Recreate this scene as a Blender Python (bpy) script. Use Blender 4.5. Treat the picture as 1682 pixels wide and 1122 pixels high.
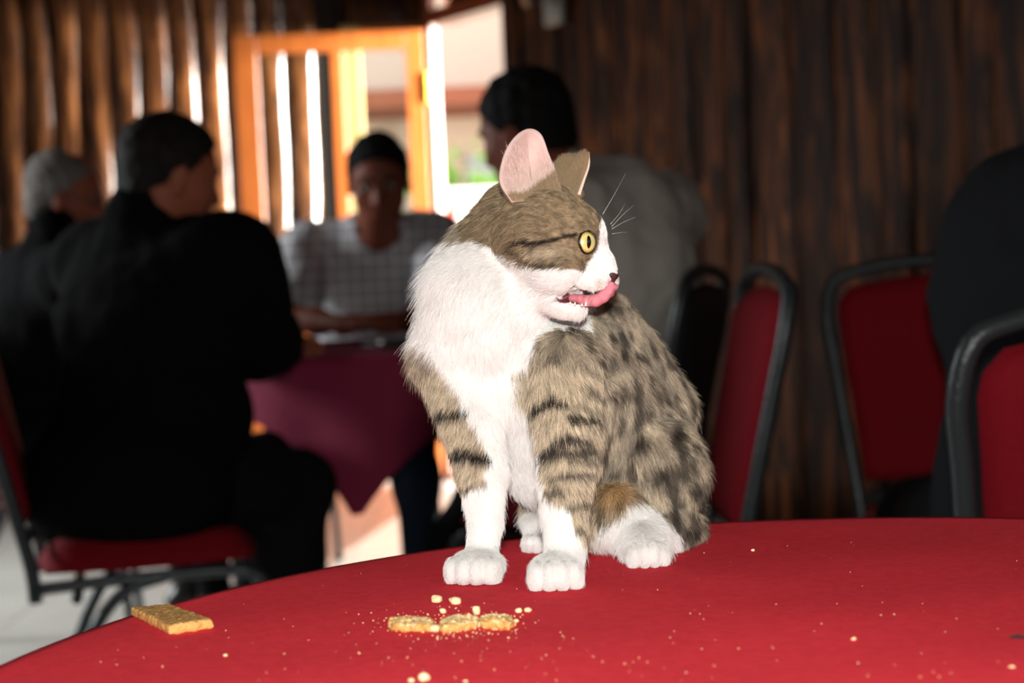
import bpy, math, random
import numpy as np
from mathutils import Vector, Matrix

for _o in list(bpy.data.objects):
    bpy.data.objects.remove(_o)
SC = bpy.context.scene
COL = SC.collection
random.seed(7)
RNG = np.random.default_rng(7)
PI = math.pi

# ---------------------------------------------------------------- camera
FPX = 2600.0
CAM_Z = 0.955
TABLE_Z = 0.750
cam_data = bpy.data.cameras.new('camera')
cam = bpy.data.objects.new('camera', cam_data)
COL.objects.link(cam)
SC.camera = cam
cam_data.sensor_width = 36.0
cam_data.lens = 36.0 * FPX / 1682.0
cam_data.clip_start = 0.02
cam_data.clip_end = 200.0
PITCH = math.atan2(561 - 440, FPX)
ROLL = math.radians(-2.5)
CM = Matrix.Translation((0, 0, CAM_Z)) @ Matrix.Rotation(PI / 2 - PITCH, 4, 'X') @ Matrix.Rotation(ROLL, 4, 'Z')
cam.matrix_world = CM
cam_data.dof.use_dof = True
cam_data.dof.focus_distance = 1.045
cam_data.dof.aperture_fstop = 5.8
cam_data.dof.aperture_blades = 0

# ---------------------------------------------------------------- world, lamps, exposure
W = bpy.data.worlds.new('sky_world')
SC.world = W
W.use_nodes = True
wn = W.node_tree.nodes
bg = wn['Background']
bg.inputs[0].default_value = (0.82, 0.90, 1.0, 1)
bg.inputs[1].default_value = 1.9

def area(name, loc, target, sx, sy, power, color=(1, 1, 1), spread=180):
    L = bpy.data.lights.new(name, 'AREA')
    L.shape = 'RECTANGLE'; L.size = sx; L.size_y = sy
    L.energy = power; L.color = color
    L.spread = math.radians(spread)
    o = bpy.data.objects.new(name, L)
    COL.objects.link(o)
    o.location = loc
    o.rotation_euler = (Vector(target) - Vector(loc)).to_track_quat('-Z', 'Y').to_euler()
    return o

# the camera's own built-in flash, just above the lens
area('camera_flash', (0.0, -0.02, CAM_Z + 0.085), (0.03, 1.05, CAM_Z - 0.03), 0.045, 0.022, 16.2, (1.0, 0.98, 0.95))
# daylight reaching the room through the doorway, from the bright yard outside
area('yard_daylight', (12.3, 3.6, 2.2), (-1.2, 7.4, 1.2), 5.6, 3.6, 4000, (1.0, 0.94, 0.86), 60)
# fill lamp added to brighten the floor, outside an unseen window at left
area('left_fill_lamp', (-4.9, 4.6, 1.9), (-2.2, 4.6, 0.0), 1.8, 1.3, 95, (0.97, 0.98, 1.0), 90)
# weak fill lamp added for general brightness, outside an unseen window at right
area('right_fill_lamp', (3.75, -1.5, 1.6), (0.4, 3.0, 0.9), 1.4, 1.2, 9, (1.0, 0.95, 0.88), 100)
sun = bpy.data.lights.new('sun', 'SUN')
sun.energy = 6.0; sun.angle = math.radians(0.6); sun.color = (1.0, 0.95, 0.86)
so = bpy.data.objects.new('sun', sun); COL.objects.link(so)
so.rotation_euler = Vector((-0.13, -0.72, -0.68)).to_track_quat('-Z', 'Y').to_euler()

SC.view_settings.view_transform = 'Standard'
SC.view_settings.look = 'None'
SC.view_settings.gamma = 1.0
SC.view_settings.exposure = 0.0
SC.view_settings.use_curve_mapping = False
SC.cycles.max_bounces = 8
SC.cycles.diffuse_bounces = 3
SC.cycles.glossy_bounces = 4
SC.cycles.transmission_bounces = 6
SC.cycles.transparent_max_bounces = 8
SC.cycles.sample_clamp_indirect = 6.0
SC.cycles.caustics_reflective = False
SC.cycles.caustics_refractive = False

# ---------------------------------------------------------------- measuring helpers
CMI = CM.inverted()
CR = np.array(CM.to_3x3()); CO = np.array(CM.translation)

def P(x, y, d):
    """the world point that lies d metres ahead of the camera on the sight line of pixel x, y"""
    return CO + CR @ np.array([(x - 841) / FPX * d, (561 - y) / FPX * d, -d])

def onz(x, y, z):
    """where the sight line of pixel x, y meets the level plane z"""
    v = P(x, y, 1.0) - CO
    return CO + v * ((z - CO[2]) / v[2])

def G(x, Y, z):
    """world point at distance Y and height z whose column is pixel x"""
    h = 440 - (x - 841) * 0.0437
    for _ in range(3):
        y = h - (z - CAM_Z) * FPX / Y
        xx = x
        v = P(xx, y, 1.0) - CO
        t = Y / v[1]
        X = CO[0] + v[0] * t
        h = y + (z - CAM_Z) * FPX / Y
        zz = CO[2] + v[2] * t
        h += (zz - z) * FPX / Y
    return np.array([X, Y, z])

def to_px(p):
    q = (np.asarray(p) - CO) @ CR
    d = -q[..., 2]
    return 841 + FPX * q[..., 0] / d, 561 - FPX * q[..., 1] / d, d

# ---------------------------------------------------------------- object helpers
def link(name, data, parent=None, mats=()):
    o = bpy.data.objects.new(name, data)
    COL.objects.link(o)
    if parent is not None:
        o.parent = parent
    for m in mats:
        data.materials.append(m)
    return o

def tag(o, label=None, cat=None, group=None, kind=None):
    if label: o['label'] = label
    if cat: o['category'] = cat
    if group: o['group'] = group
    if kind: o['kind'] = kind
    return o

def empty(name, loc=(0, 0, 0), rz=0.0):
    o = bpy.data.objects.new(name, None)
    COL.objects.link(o)
    o.location = [float(c) for c in loc]; o.rotation_euler = (0, 0, rz)
    o.empty_display_size = 0.05
    return o

def pymesh(name, verts, faces, mat=None, parent=None, smooth=True):
    me = bpy.data.meshes.new(name)
    me.from_pydata([tuple(map(float, v)) for v in verts], [], [tuple(map(int, f)) for f in faces])
    me.update()
    if smooth:
        me.polygons.foreach_set('use_smooth', [True] * len(me.polygons))
    return link(name, me, parent, [mat] if mat else [])

class MB:
    """collects boxes, tubes and lofts, then links them as one mesh object"""
    def __init__(s): s.v = []; s.f = []
    def add(s, v, f):
        b = len(s.v); s.v += [tuple(map(float, q)) for q in v]; s.f += [tuple(i + b for i in q) for q in f]
    def box(s, lo, hi, M=None, bev=0.0):
        x0, y0, z0 = lo; x1, y1, z1 = hi
        if bev <= 0:
            v = [(x, y, z) for x in (x0, x1) for y in (y0, y1) for z in (z0, z1)]
            f = [(0, 1, 3, 2), (4, 6, 7, 5), (0, 4, 5, 1), (2, 3, 7, 6), (0, 2, 6, 4), (1, 5, 7, 3)]
        else:
            b = min(bev, (x1 - x0) * .45, (y1 - y0) * .45, (z1 - z0) * .45)
            rings = []
            def ring(ix, iz, z):
                a0, a1, b0, b1 = x0 + ix, x1 - ix, y0 + ix, y1 - ix
                c = iz
                return [(a0 + c, b0, z), (a1 - c, b0, z), (a1, b0 + c, z), (a1, b1 - c, z), (a1 - c, b1, z), (a0 + c, b1, z), (a0, b1 - c, z), (a0, b0 + c, z)]
            v = ring(b, b * .6, z0) + ring(0, b, z0 + b) + ring(0, b, z1 - b) + ring(b, b * .6, z1)
            f = [tuple(range(7, -1, -1)), tuple(range(24, 32))]
            for r in range(3):
                for k in range(8):
                    f.append((r * 8 + k, r * 8 + (k + 1) % 8, r * 8 + 8 + (k + 1) % 8, r * 8 + 8 + k))
        if M is not None: v = [M @ Vector(q) for q in v]
        s.add(v, f); return s
    def tube(s, pts, r, n=8, flat=1.0, closed=False):
        pts = [Vector([float(c) for c in p]) for p in pts]
        m = len(pts); rs = r if hasattr(r, '__len__') else [r] * m
        prev = None; V = []; F = []
        for i, p in enumerate(pts):
            if closed: t = pts[(i + 1) % m] - pts[i - 1]
            else: t = pts[min(i + 1, m - 1)] - pts[max(i - 1, 0)]
            t.normalize()
            if prev is None:
                a = Vector((0, 0, 1)) if abs(t.z) < .9 else Vector((1, 0, 0))
                u = t.cross(a).normalized()
            else:
                u = (prev - t * prev.dot(t)).normalized()
            prev = u; w = t.cross(u)
            for k in range(n):
                a = 2 * PI * k / n
                V.append(p + (u * math.cos(a) + w * math.sin(a) * flat) * rs[i])
        rng = m if closed else m - 1
        for i in range(rng):
            for k in range(n):
                F.append((i * n + k, i * n + (k + 1) % n, ((i + 1) % m) * n + (k + 1) % n, ((i + 1) % m) * n + k))
        if not closed:
            F.append(tuple(range(n - 1, -1, -1))); F.append(tuple((m - 1) * n + k for k in range(n)))
        s.add(V, F); return s
    def build(s, name, mat, parent=None, smooth=True):
        return pymesh(name, s.v, s.f, mat, parent, smooth)

def spline(pts, n=6):
    """Catmull-Rom through pts"""
    p = [np.array(q, float) for q in pts]
    p = [2 * p[0] - p[1]] + p + [2 * p[-1] - p[-2]]
    out = []
    for i in range(1, len(p) - 2):
        for k in range(n):
            t = k / n
            out.append(.5 * ((2 * p[i]) + (-p[i - 1] + p[i + 1]) * t + (2 * p[i - 1] - 5 * p[i] + 4 * p[i + 1] - p[i + 2]) * t * t + (-p[i - 1] + 3 * p[i] - 3 * p[i + 1] + p[i + 2]) * t ** 3))
    out.append(p[-2]); return out

# ---------------------------------------------------------------- value noise (numpy)
_T = np.random.default_rng(3).random(4096).astype(np.float32)
def vnoise(p):
    p = np.asarray(p, dtype=np.float64)
    i = np.floor(p).astype(np.int64); f = (p - i); f = f * f * (3 - 2 * f)
    def h(a, b, c): return _T[(a * 73856093 ^ b * 19349663 ^ c * 83492791) & 4095]
    r = 0
    for dx in (0, 1):
        for dy in (0, 1):
            for dz in (0, 1):
                w = (f[..., 0] if dx else 1 - f[..., 0]) * (f[..., 1] if dy else 1 - f[..., 1]) * (f[..., 2] if dz else 1 - f[..., 2])
                r = r + w * h(i[..., 0] + dx, i[..., 1] + dy, i[..., 2] + dz)
    return r

# ---------------------------------------------------------------- signed-distance field body modeller
class Field:
    def __init__(s, lo, hi, h):
        s.lo = np.array(lo, float); s.h = h
        s.n = np.ceil((np.array(hi, float) - s.lo) / h).astype(int) + 1
        s.F = np.full(s.n, 1.0, np.float32)
    def _sub(s, a, b, pad):
        i0 = np.clip(np.floor((a - pad - s.lo) / s.h).astype(int), 0, s.n)
        i1 = np.clip(np.ceil((b + pad - s.lo) / s.h).astype(int) + 1, 0, s.n)
        if np.any(i1 <= i0): return None, None
        sl = tuple(slice(i0[k], i1[k]) for k in range(3))
        ax = [(s.lo[k] + s.h * np.arange(i0[k], i1[k])).astype(np.float32) for k in range(3)]
        return sl, np.meshgrid(*ax, indexing='ij', sparse=True)
    def _mix(s, sl, d, k, sub):
        A = s.F[sl]
        if sub:
            d = -d
            hh = np.clip(.5 - .5 * (A - d) / k, 0, 1)
            s.F[sl] = A * (1 - hh) + d * hh + k * hh * (1 - hh)
        else:
            hh = np.clip(.5 + .5 * (A - d) / k, 0, 1)
            s.F[sl] = A * (1 - hh) + d * hh - k * hh * (1 - hh)
    def cone(s, a, b, ra, rb, k=0.01, sub=False):
        a = np.array(a, float); b = np.array(b, float); r = max(ra, rb)
        sl, g = s._sub(np.minimum(a, b) - r, np.maximum(a, b) + r, k + 4 * s.h)
        if sl is None: return s
        ab = b - a; L = max(float(ab @ ab), 1e-12)
        q = [g[i] - np.float32(a[i]) for i in range(3)]
        t = np.clip((q[0] * ab[0] + q[1] * ab[1] + q[2] * ab[2]) / L, 0, 1)
        d = np.sqrt((q[0] - t * ab[0]) ** 2 + (q[1] - t * ab[1]) ** 2 + (q[2] - t * ab[2]) ** 2) - (ra + (rb - ra) * t)
        s._mix(sl, d.astype(np.float32), k, sub); return s
    def chain(s, pts, rs, k=0.01):
        for i in range(len(pts) - 1): s.cone(pts[i], pts[i + 1], rs[i], rs[i + 1], k)
        return s
    def ell(s, c, r, R=None, k=0.01, sub=False):
        c = np.array(c, float); r = np.array(r, float) * np.ones(3)
        R = np.eye(3) if R is None else np.array(R, float)          # columns: the ellipsoid's own axes
        ext = np.sqrt(((R * r) ** 2).sum(1))
        sl, g = s._sub(c - ext, c + ext, k + 4 * s.h)
        if sl is None: return s
        q = [g[i] - np.float32(c[i]) for i in range(3)]
        l = [(q[0] * R[0, j] + q[1] * R[1, j] + q[2] * R[2, j]) / r[j] for j in range(3)]
        k0 = np.sqrt(l[0] ** 2 + l[1] ** 2 + l[2] ** 2)
        k1 = np.sqrt((l[0] / r[0]) ** 2 + (l[1] / r[1]) ** 2 + (l[2] / r[2]) ** 2) + 1e-9
        s._mix(sl, (k0 * (k0 - 1) / k1).astype(np.float32), k, sub); return s
    def plane_cut(s, p, nrm, k=0.004):
        """keep the side the normal points away from"""
        nrm = np.array(nrm, float); nrm /= np.linalg.norm(nrm)
        ax = [(s.lo[i] + s.h * np.arange(s.n[i])).astype(np.float32) for i in range(3)]
        g = np.meshgrid(*ax, indexing='ij', sparse=True)
        d = (g[0] - p[0]) * nrm[0] + (g[1] - p[1]) * nrm[1] + (g[2] - p[2]) * nrm[2]
        s.F = np.maximum(s.F, d.astype(np.float32)); return s
    def rough(s, amp, freq, seed=0.0, stretch=(1, 1, 1)):
        """folds and unevenness near the surface"""
        m = np.abs(s.F) < 3 * s.h + amp
        idx = np.argwhere(m)
        p = s.lo + idx * s.h
        s.F[m] += (amp * (vnoise(p * freq * np.array(stretch) + seed) * 2 - 1)).astype(np.float32); return s
    def value(s, p):
        q = (np.asarray(p) - s.lo) / s.h
        i = np.clip(np.floor(q).astype(int), 0, s.n - 2); f = q - i
        r = 0
        for a in (0, 1):
            for b in (0, 1):
                for c in (0, 1):
                    w = (f[..., 0] if a else 1 - f[..., 0]) * (f[..., 1] if b else 1 - f[..., 1]) * (f[..., 2] if c else 1 - f[..., 2])
                    r = r + w * s.F[i[..., 0] + a, i[..., 1] + b, i[..., 2] + c]
        return r
    def grad(s, p):
        p = np.asarray(p, float); g = np.zeros_like(p)
        for k in range(3):
            e = np.zeros(3); e[k] = s.h
            g[..., k] = s.value(p + e) - s.value(p - e)
        return g / (np.linalg.norm(g, axis=-1, keepdims=True) + 1e-9)
    def hit(s, x, y, d0=.8, d1=1.5):
        """first surface point on the sight line of pixel x, y"""
        d = np.arange(d0, d1, s.h * .5)
        v = P(x, y, 1.0) - CO
        pts = CO + d[:, None] * v
        inside = np.all((pts > s.lo + s.h) & (pts < s.lo + (s.n - 2) * s.h), axis=1)
        F = np.where(inside, s.value(np.clip(pts, s.lo, s.lo + (s.n - 2) * s.h)), 1)
        w = np.argmax(F < 0)
        return pts[w] if F[w] < 0 else None
    def net(s):
        """surface nets: (verts, quads)"""
        F = s.F; S = F < 0
        c = S.astype(np.uint8)
        t = sum(c[a:c.shape[0] - 1 + a, b:c.shape[1] - 1 + b, d:c.shape[2] - 1 + d] for a in (0, 1) for b in (0, 1) for d in (0, 1))
        act = (t > 0) & (t < 8)
        idx = np.argwhere(act)
        vid = np.full(act.shape, -1, np.int32); vid[tuple(idx.T)] = np.arange(len(idx))
        cv = np.array([(a, b, d) for a in (0, 1) for b in (0, 1) for d in (0, 1)])
        val = np.stack([F[idx[:, 0] + q[0], idx[:, 1] + q[1], idx[:, 2] + q[2]] for q in cv], 1)
        acc = np.zeros((len(idx), 3)); cnt = np.zeros(len(idx))
        for i in range(8):
            for j in range(i + 1, 8):
                if np.abs(cv[i] - cv[j]).sum() != 1: continue
                a, b = val[:, i], val[:, j]; m = (a < 0) != (b < 0)
                tt = a[m] / (a[m] - b[m])
                acc[m] += cv[i] + (cv[j] - cv[i]) * tt[:, None]; cnt[m] += 1
        V = s.lo + (idx + acc / cnt[:, None]) * s.h
        Q = []
        for ax in range(3):
            sl0 = [slice(None)] * 3; sl1 = [slice(None)] * 3
            sl0[ax] = slice(0, -1); sl1[ax] = slice(1, None)
            A = S[tuple(sl0)]; B = S[tuple(sl1)]
            e = np.argwhere(A != B)
            u, w = [(1, 2), (2, 0), (0, 1)][ax]
            e = e[(e[:, u] > 0) & (e[:, w] > 0) & (e[:, u] < S.shape[u] - 1) & (e[:, w] < S.shape[w] - 1)]
            pos = A[tuple(e.T)]
            def cell(du, dw):
                q = e.copy(); q[:, u] -= du; q[:, w] -= dw; return vid[tuple(q.T)]
            q = np.stack([cell(1, 1), cell(0, 1), cell(0, 0), cell(1, 0)], 1)
            q[~pos] = q[~pos][:, ::-1]
            Q.append(q)
        Q = np.concatenate(Q); Q = Q[(Q >= 0).all(1)]
        return V, Q
    def build(s, name, mats, parent=None, colors=None, keep=None):
        V, Q = s.net()
        if keep is not None:
            ok = keep(V); Q = Q[ok[Q].all(1)]
            use = np.zeros(len(V), bool); use[Q.ravel()] = True
            remap = np.cumsum(use) - 1; V = V[use]; Q = remap[Q]
        me = bpy.data.meshes.new(name)
        me.vertices.add(len(V)); me.vertices.foreach_set('co', V.astype(np.float32).ravel())
        me.loops.add(len(Q) * 4); me.loops.foreach_set('vertex_index', Q.astype(np.int32).ravel())
        me.polygons.add(len(Q)); me.polygons.foreach_set('loop_start', np.arange(0, len(Q) * 4, 4, dtype=np.int32))
        me.update(calc_edges=True)
        me.polygons.foreach_set('use_smooth', np.ones(len(Q), bool))
        if colors is not None:
            c = colors(V)
            at = me.color_attributes.new('coat', 'FLOAT_COLOR', 'POINT')
            at.data.foreach_set('color', np.c_[c, np.ones(len(c))].astype(np.float32).ravel())
        o = link(name, me, None, mats)
        if parent is not None:
            o.parent = parent
            o.matrix_parent_inverse = parent_inv(parent)
        return o

def parent_inv(p):
    M = Matrix.Identity(4); q = p
    while q is not None:
        M = (q.matrix_parent_inverse @ (Matrix.Translation(q.location) @ q.rotation_euler.to_matrix().to_4x4())) @ M if q.parent else (Matrix.Translation(q.location) @ q.rotation_euler.to_matrix().to_4x4()) @ M
        q = q.parent
    return M.inverted()

def adopt(o, parent):
    """make o (built in world coordinates) a child of parent without moving it"""
    o.parent = parent; o.matrix_parent_inverse = parent_inv(parent); return o

# ---------------------------------------------------------------- materials
def srgb(r, g, b):
    f = lambda c: (c / 255) / 12.92 if c / 255 <= .04045 else ((c / 255 + .055) / 1.055) ** 2.4
    return (f(r), f(g), f(b))

def mat(name, col, rough=.6, metal=0.0, spec=.5, noise=None, bump=None, coat=0.0, sheen=0.0, stretch=None, trans=0.0, ior=1.45, var=0.0):
    """noise = (scale, strength, second colour); bump = (scale, strength)"""
    m = bpy.data.materials.new(name); m.use_nodes = True
    N = m.node_tree.nodes; Lk = m.node_tree.links; b = N['Principled BSDF']
    b.inputs['Base Color'].default_value = (*col, 1); b.inputs['Roughness'].default_value = rough
    b.inputs['Metallic'].default_value = metal; b.inputs['Specular IOR Level'].default_value = spec
    b.inputs['Coat Weight'].default_value = coat; b.inputs['Coat Roughness'].default_value = .2
    b.inputs['Sheen Weight'].default_value = sheen
    b.inputs['Transmission Weight'].default_value = trans; b.inputs['IOR'].default_value = ior
    tc = N.new('ShaderNodeTexCoord'); src = tc.outputs['Object']
    if stretch:
        mp = N.new('ShaderNodeMapping'); mp.inputs['Scale'].default_value = stretch
        Lk.new(src, mp.inputs['Vector']); src = mp.outputs['Vector']
    last = None
    if noise:
        t = N.new('ShaderNodeTexNoise'); t.inputs['Scale'].default_value = noise[0]; t.inputs['Detail'].default_value = 6
        Lk.new(src, t.inputs['Vector'])
        r = N.new('ShaderNodeMapRange'); r.inputs['From Min'].default_value = .35; r.inputs['From Max'].default_value = .68
        r.inputs['To Max'].default_value = noise[1]
        Lk.new(t.outputs['Fac'], r.inputs['Value'])
        mx = N.new('ShaderNodeMix'); mx.data_type = 'RGBA'
        mx.inputs['A'].default_value = (*col, 1); mx.inputs['B'].default_value = (*noise[2], 1)
        Lk.new(r.outputs['Result'], mx.inputs['Factor']); last = mx.outputs['Result']
    if var:
        oi = N.new('ShaderNodeObjectInfo'); hv = N.new('ShaderNodeHueSaturation')
        r2 = N.new('ShaderNodeMapRange'); r2.inputs['To Min'].default_value = 1 - var; r2.inputs['To Max'].default_value = 1 + var
        Lk.new(oi.outputs['Random'], r2.inputs['Value']); Lk.new(r2.outputs['Result'], hv.inputs['Value'])
        if last is None: hv.inputs['Color'].default_value = (*col, 1)
        else: Lk.new(last, hv.inputs['Color'])
        last = hv.outputs['Color']
    if last is not None: Lk.new(last, b.inputs['Base Color'])
    if bump:
        t = N.new('ShaderNodeTexNoise'); t.inputs['Scale'].default_value = bump[0]; t.inputs['Detail'].default_value = 4
        Lk.new(src, t.inputs['Vector'])
        bp = N.new('ShaderNodeBump'); bp.inputs['Strength'].default_value = bump[1]; bp.inputs['Distance'].default_value = .002
        Lk.new(t.outputs['Fac'], bp.inputs['Height']); Lk.new(bp.outputs['Normal'], b.inputs['Normal'])
    return m

def glass_mat(name, tint=(.96, .98, .98)):
    m = bpy.data.materials.new(name); m.use_nodes = True
    N = m.node_tree.nodes; Lk = m.node_tree.links; out = N['Material Output']; N.remove(N['Principled BSDF'])
    t = N.new('ShaderNodeBsdfTransparent'); t.inputs[0].default_value = (*tint, 1)
    g = N.new('ShaderNodeBsdfGlossy'); g.inputs['Roughness'].default_value = .03
    fr = N.new('ShaderNodeFresnel'); fr.inputs[0].default_value = 1.5
    mx = N.new('ShaderNodeMixShader'); Lk.new(fr.outputs[0], mx.inputs[0]); Lk.new(t.outputs[0], mx.inputs[1]); Lk.new(g.outputs[0], mx.inputs[2])
    Lk.new(mx.outputs[0], out.inputs[0]); return m

def wood_mat(name, c1, c2, c3, rough=.4, coat=.3, scale=1.0):
    m = bpy.data.materials.new(name); m.use_nodes = True
    N = m.node_tree.nodes; Lk = m.node_tree.links; b = N['Principled BSDF']
    tc = N.new('ShaderNodeTexCoord'); oi = N.new('ShaderNodeObjectInfo')
    ad = N.new('ShaderNodeVectorMath'); ad.operation = 'ADD'
    sc = N.new('ShaderNodeVectorMath'); sc.operation = 'SCALE'; sc.inputs['Scale'].default_value = 37.0
    cb = N.new('ShaderNodeCombineXYZ')
    for i in range(3): Lk.new(oi.outputs['Random'], cb.inputs[i])
    Lk.new(cb.outputs[0], sc.inputs[0]); Lk.new(tc.outputs['Object'], ad.inputs[0]); Lk.new(sc.outputs[0], ad.inputs[1])
    mp = N.new('ShaderNodeMapping'); mp.inputs['Scale'].default_value = (14 * scale, 14 * scale, 1.6 * scale)
    Lk.new(ad.outputs[0], mp.inputs['Vector'])
    t = N.new('ShaderNodeTexNoise'); t.inputs['Scale'].default_value = 1.6; t.inputs['Detail'].default_value = 8; t.inputs['Distortion'].default_value = 1.2
    Lk.new(mp.outputs[0], t.inputs['Vector'])
    r = N.new('ShaderNodeValToRGB'); e = r.color_ramp.elements
    e[0].position = .33; e[0].color = (*c1, 1); e[1].position = .66; e[1].color = (*c3, 1)
    k = e.new(.5); k.color = (*c2, 1)
    Lk.new(t.outputs['Fac'], r.inputs[0])
    hv = N.new('ShaderNodeHueSaturation'); r2 = N.new('ShaderNodeMapRange'); r2.inputs['To Min'].default_value = .6; r2.inputs['To Max'].default_value = 1.35
    Lk.new(oi.outputs['Random'], r2.inputs['Value']); Lk.new(r2.outputs['Result'], hv.inputs['Value']); Lk.new(r.outputs[0], hv.inputs['Color'])
    Lk.new(hv.outputs[0], b.inputs['Base Color'])
    b.inputs['Roughness'].default_value = rough; b.inputs['Coat Weight'].default_value = coat; b.inputs['Coat Roughness'].default_value = .22
    b.inputs['Specular IOR Level'].default_value = .5 if coat else .15
    bp = N.new('ShaderNodeBump'); bp.inputs['Strength'].default_value = .5; bp.inputs['Distance'].default_value = .006
    Lk.new(t.outputs['Fac'], bp.inputs['Height']); Lk.new(bp.outputs['Normal'], b.inputs['Normal'])
    return m

# ================================================================ THE ROOM
M_slab = wood_mat('varnished_slab_wood', (.040, .014, .006), (.155, .054, .017), (.35, .130, .042), .27, 1.0)
M_plank = wood_mat('dark_plank_wood', (.006, .0028, .0018), (.026, .009, .0035), (.135, .040, .010), .66, .0)
M_gap = mat('dark_backing', (.012, .008, .006), .9)
M_orange = mat('orange_varnished_pine', srgb(178, 98, 42), .4, coat=.2, noise=(7, .6, srgb(140, 72, 28)), stretch=(5, 5, .7))
M_jamb = mat('reddish_door_jamb', srgb(136, 68, 34), .4, coat=.3, noise=(7, .6, srgb(96, 44, 22)), stretch=(5, 5, .7))
M_cream = mat('cream_painted_post', srgb(172, 144, 92), .5)
M_brass = mat('brass', srgb(210, 160, 50), .3, metal=.9)
M_glass = glass_mat('window_glass')
M_ceil = mat('ceiling_boards_dark', (.10, .05, .025), .6, noise=(4, .6, (.05, .025, .012)))
M_tile = mat('pale_floor_tile', srgb(214, 214, 206), .26, noise=(3, .5, srgb(192, 192, 184)), var=.04)
M_grout = mat('grey_grout', srgb(120, 118, 110), .8)

CORNER = np.array([-.330, 7.33]); RD = np.array([.547, -.837]); RD = RD / np.linalg.norm(RD)
RN = np.array([-RD[1] * -1, 0])  # placeholder, set below
RN = np.array([RD[1], -RD[0]])   # into the room: (-.837, -.547)
H = 2.75
def wr(t, off, z): q = CORNER + RD * t + RN * off; return (q[0], q[1], z)

def slab_mesh(w, h, depth, seed, nz=14, nx=7):
    r = random.Random(seed); V = []; F = []
    ph = [r.uniform(0, 6) for _ in range(4)]
    for i in range(nz + 1):
        z = h * i / nz
        wl = w / 2 * (1 + .10 * math.sin(z * 3.1 + ph[0]) + .06 * math.sin(z * 8 + ph[1]))
        wr_ = w / 2 * (1 + .10 * math.sin(z * 2.7 + ph[2]) + .06 * math.sin(z * 9 + ph[3]))
        for k in range(nx + 1):
            a = PI * k / nx
            x = -math.cos(a); x = x * (wl if x < 0 else wr_)
            V.append((x, -depth * math.sin(a) ** .8 * (1 + .12 * math.sin(z * 5 + ph[1] + k)), z))
    n = nx + 1
    for i in range(nz):
        for k in range(nx):
            F.append((i * n + k, i * n + k + 1, (i + 1) * n + k + 1, (i + 1) * n + k))
    F.append(tuple(range(nx, -1, -1))); F.append(tuple(nz * n + k for k in range(n)))
    for i in range(nz): F.append((i * n, (i + 1) * n, (i + 1) * n + nx, i * n + nx))
    me = bpy.data.meshes.new('plank'); me.from_pydata(V, [], F); me.update()
    me.polygons.foreach_set('use_smooth', [True] * len(F))
    return me

# left wall (the back wall of the room, behind the card table): rounded varnished slabs
YB = 7.75
wall_back = MB().box((-4.6, YB, 0), (-.77, YB + .12, H)).build('wall_back', M_gap, smooth=False)
tag(wall_back, kind='structure')
full = [slab_mesh(.15, 2.7, .045, s) for s in range(5)]
for me in full: me.materials.append(M_slab)
x = -4.5; i = 0
while x < -.84:
    o = bpy.data.objects.new('plank', full[i % 5]); COL.objects.link(o); o.parent = wall_back
    o.location = (x, YB, .02); i += 1
    x += .141
# boards over the glazed bay between slabs and corner
head = MB().box((-.77, YB, 2.16), (-.31, YB + .12, H)).build('wall_header', M_gap, smooth=False)
tag(head, kind='structure')
short = [slab_mesh(.15, .56, .03, 40 + s, 5) for s in range(2)]
for me in short: me.materials.append(M_plank)
for k in range(3):
    o = bpy.data.objects.new('plank', short[k % 2]); COL.objects.link(o); o.parent = head; o.location = (-.69 + .145 * k, YB, 2.17)
# glazed bay
win = tag(empty('window_1', (-.62, YB + .04, 0)), kind='structure')
def wpart(name, lo, hi, m, par, bev=.004):
    o = MB().box(lo, hi, bev=bev).build(name, m, None, False); return adopt(o, par)
wpart('post', (-.86, YB - .03, 0), (-.765, YB + .09, 2.16), M_cream, win)
wpart('sill_panel', (-.765, YB, 0), (-.44, YB + .05, .75), M_cream, win)
wpart('head_rail', (-.765, YB, 2.09), (-.44, YB + .07, 2.16), M_orange, win)
wpart('pane', (-.765, YB + .02, .75), (-.44, YB + .026, 2.09), M_glass, win, 0)
ret = tag(empty('added_glazed_return', (-.42, 7.37, 0)), kind='structure')      # narrow glazed return beside the doorway, added so yard daylight reaches the slabs
wpart('sill_panel', (-.435, 7.36, 0), (-.41, YB, .55), M_jamb, ret)
wpart('head_panel', (-.435, 7.36, 2.09), (-.41, YB + .12, H), M_jamb, ret)
wpart('post', (-.435, YB - .02, 0), (-.41, YB + .12, 2.16), M_cream, ret)
wpart('pane', (-.425, 7.37, .55), (-.42, YB - .02, 2.09), M_glass, ret, 0)

win.location.x += .09; ret.location.x += .09
# right wall (receding): dark rough planks
T0, T1 = .04, .68
wall_right = MB()
def rbox(mb, t0, t1, o0, o1, z0, z1, bev=0):
    V = [wr(t, o, z) for t in (t0, t1) for o in (o0, o1) for z in (z0, z1)]
    mb.add(V, [(0, 1, 3, 2), (4, 6, 7, 5), (0, 4, 5, 1), (2, 3, 7, 6), (0, 2, 6, 4), (1, 5, 7, 3)])
rbox(wall_right, T1, 6.6, 0, -.14, 0, H)
wall_right = tag(wall_right.build('wall_right', M_gap, smooth=False), kind='structure')
rp = [slab_mesh(.128 + .03 * (s % 4), 2.7, .014 + .008 * (s % 3), 80 + s) for s in range(8)]
for me in rp: me.materials.append(M_plank)
t = T1 + .12; i = 0; ang = math.atan2(-RN[0], RN[1])
rzr = math.atan2(RD[1], RD[0])
rr = random.Random(5)
while t < 6.5:
    s = rr.randrange(8); w = .128 + .03 * (s % 4)
    o = bpy.data.objects.new('plank', rp[s]); COL.objects.link(o); o.parent = wall_right
    o.location = wr(t + w / 2, 0, .02); o.rotation_euler = (0, 0, rzr); t += w * .93; i += 1
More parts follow.
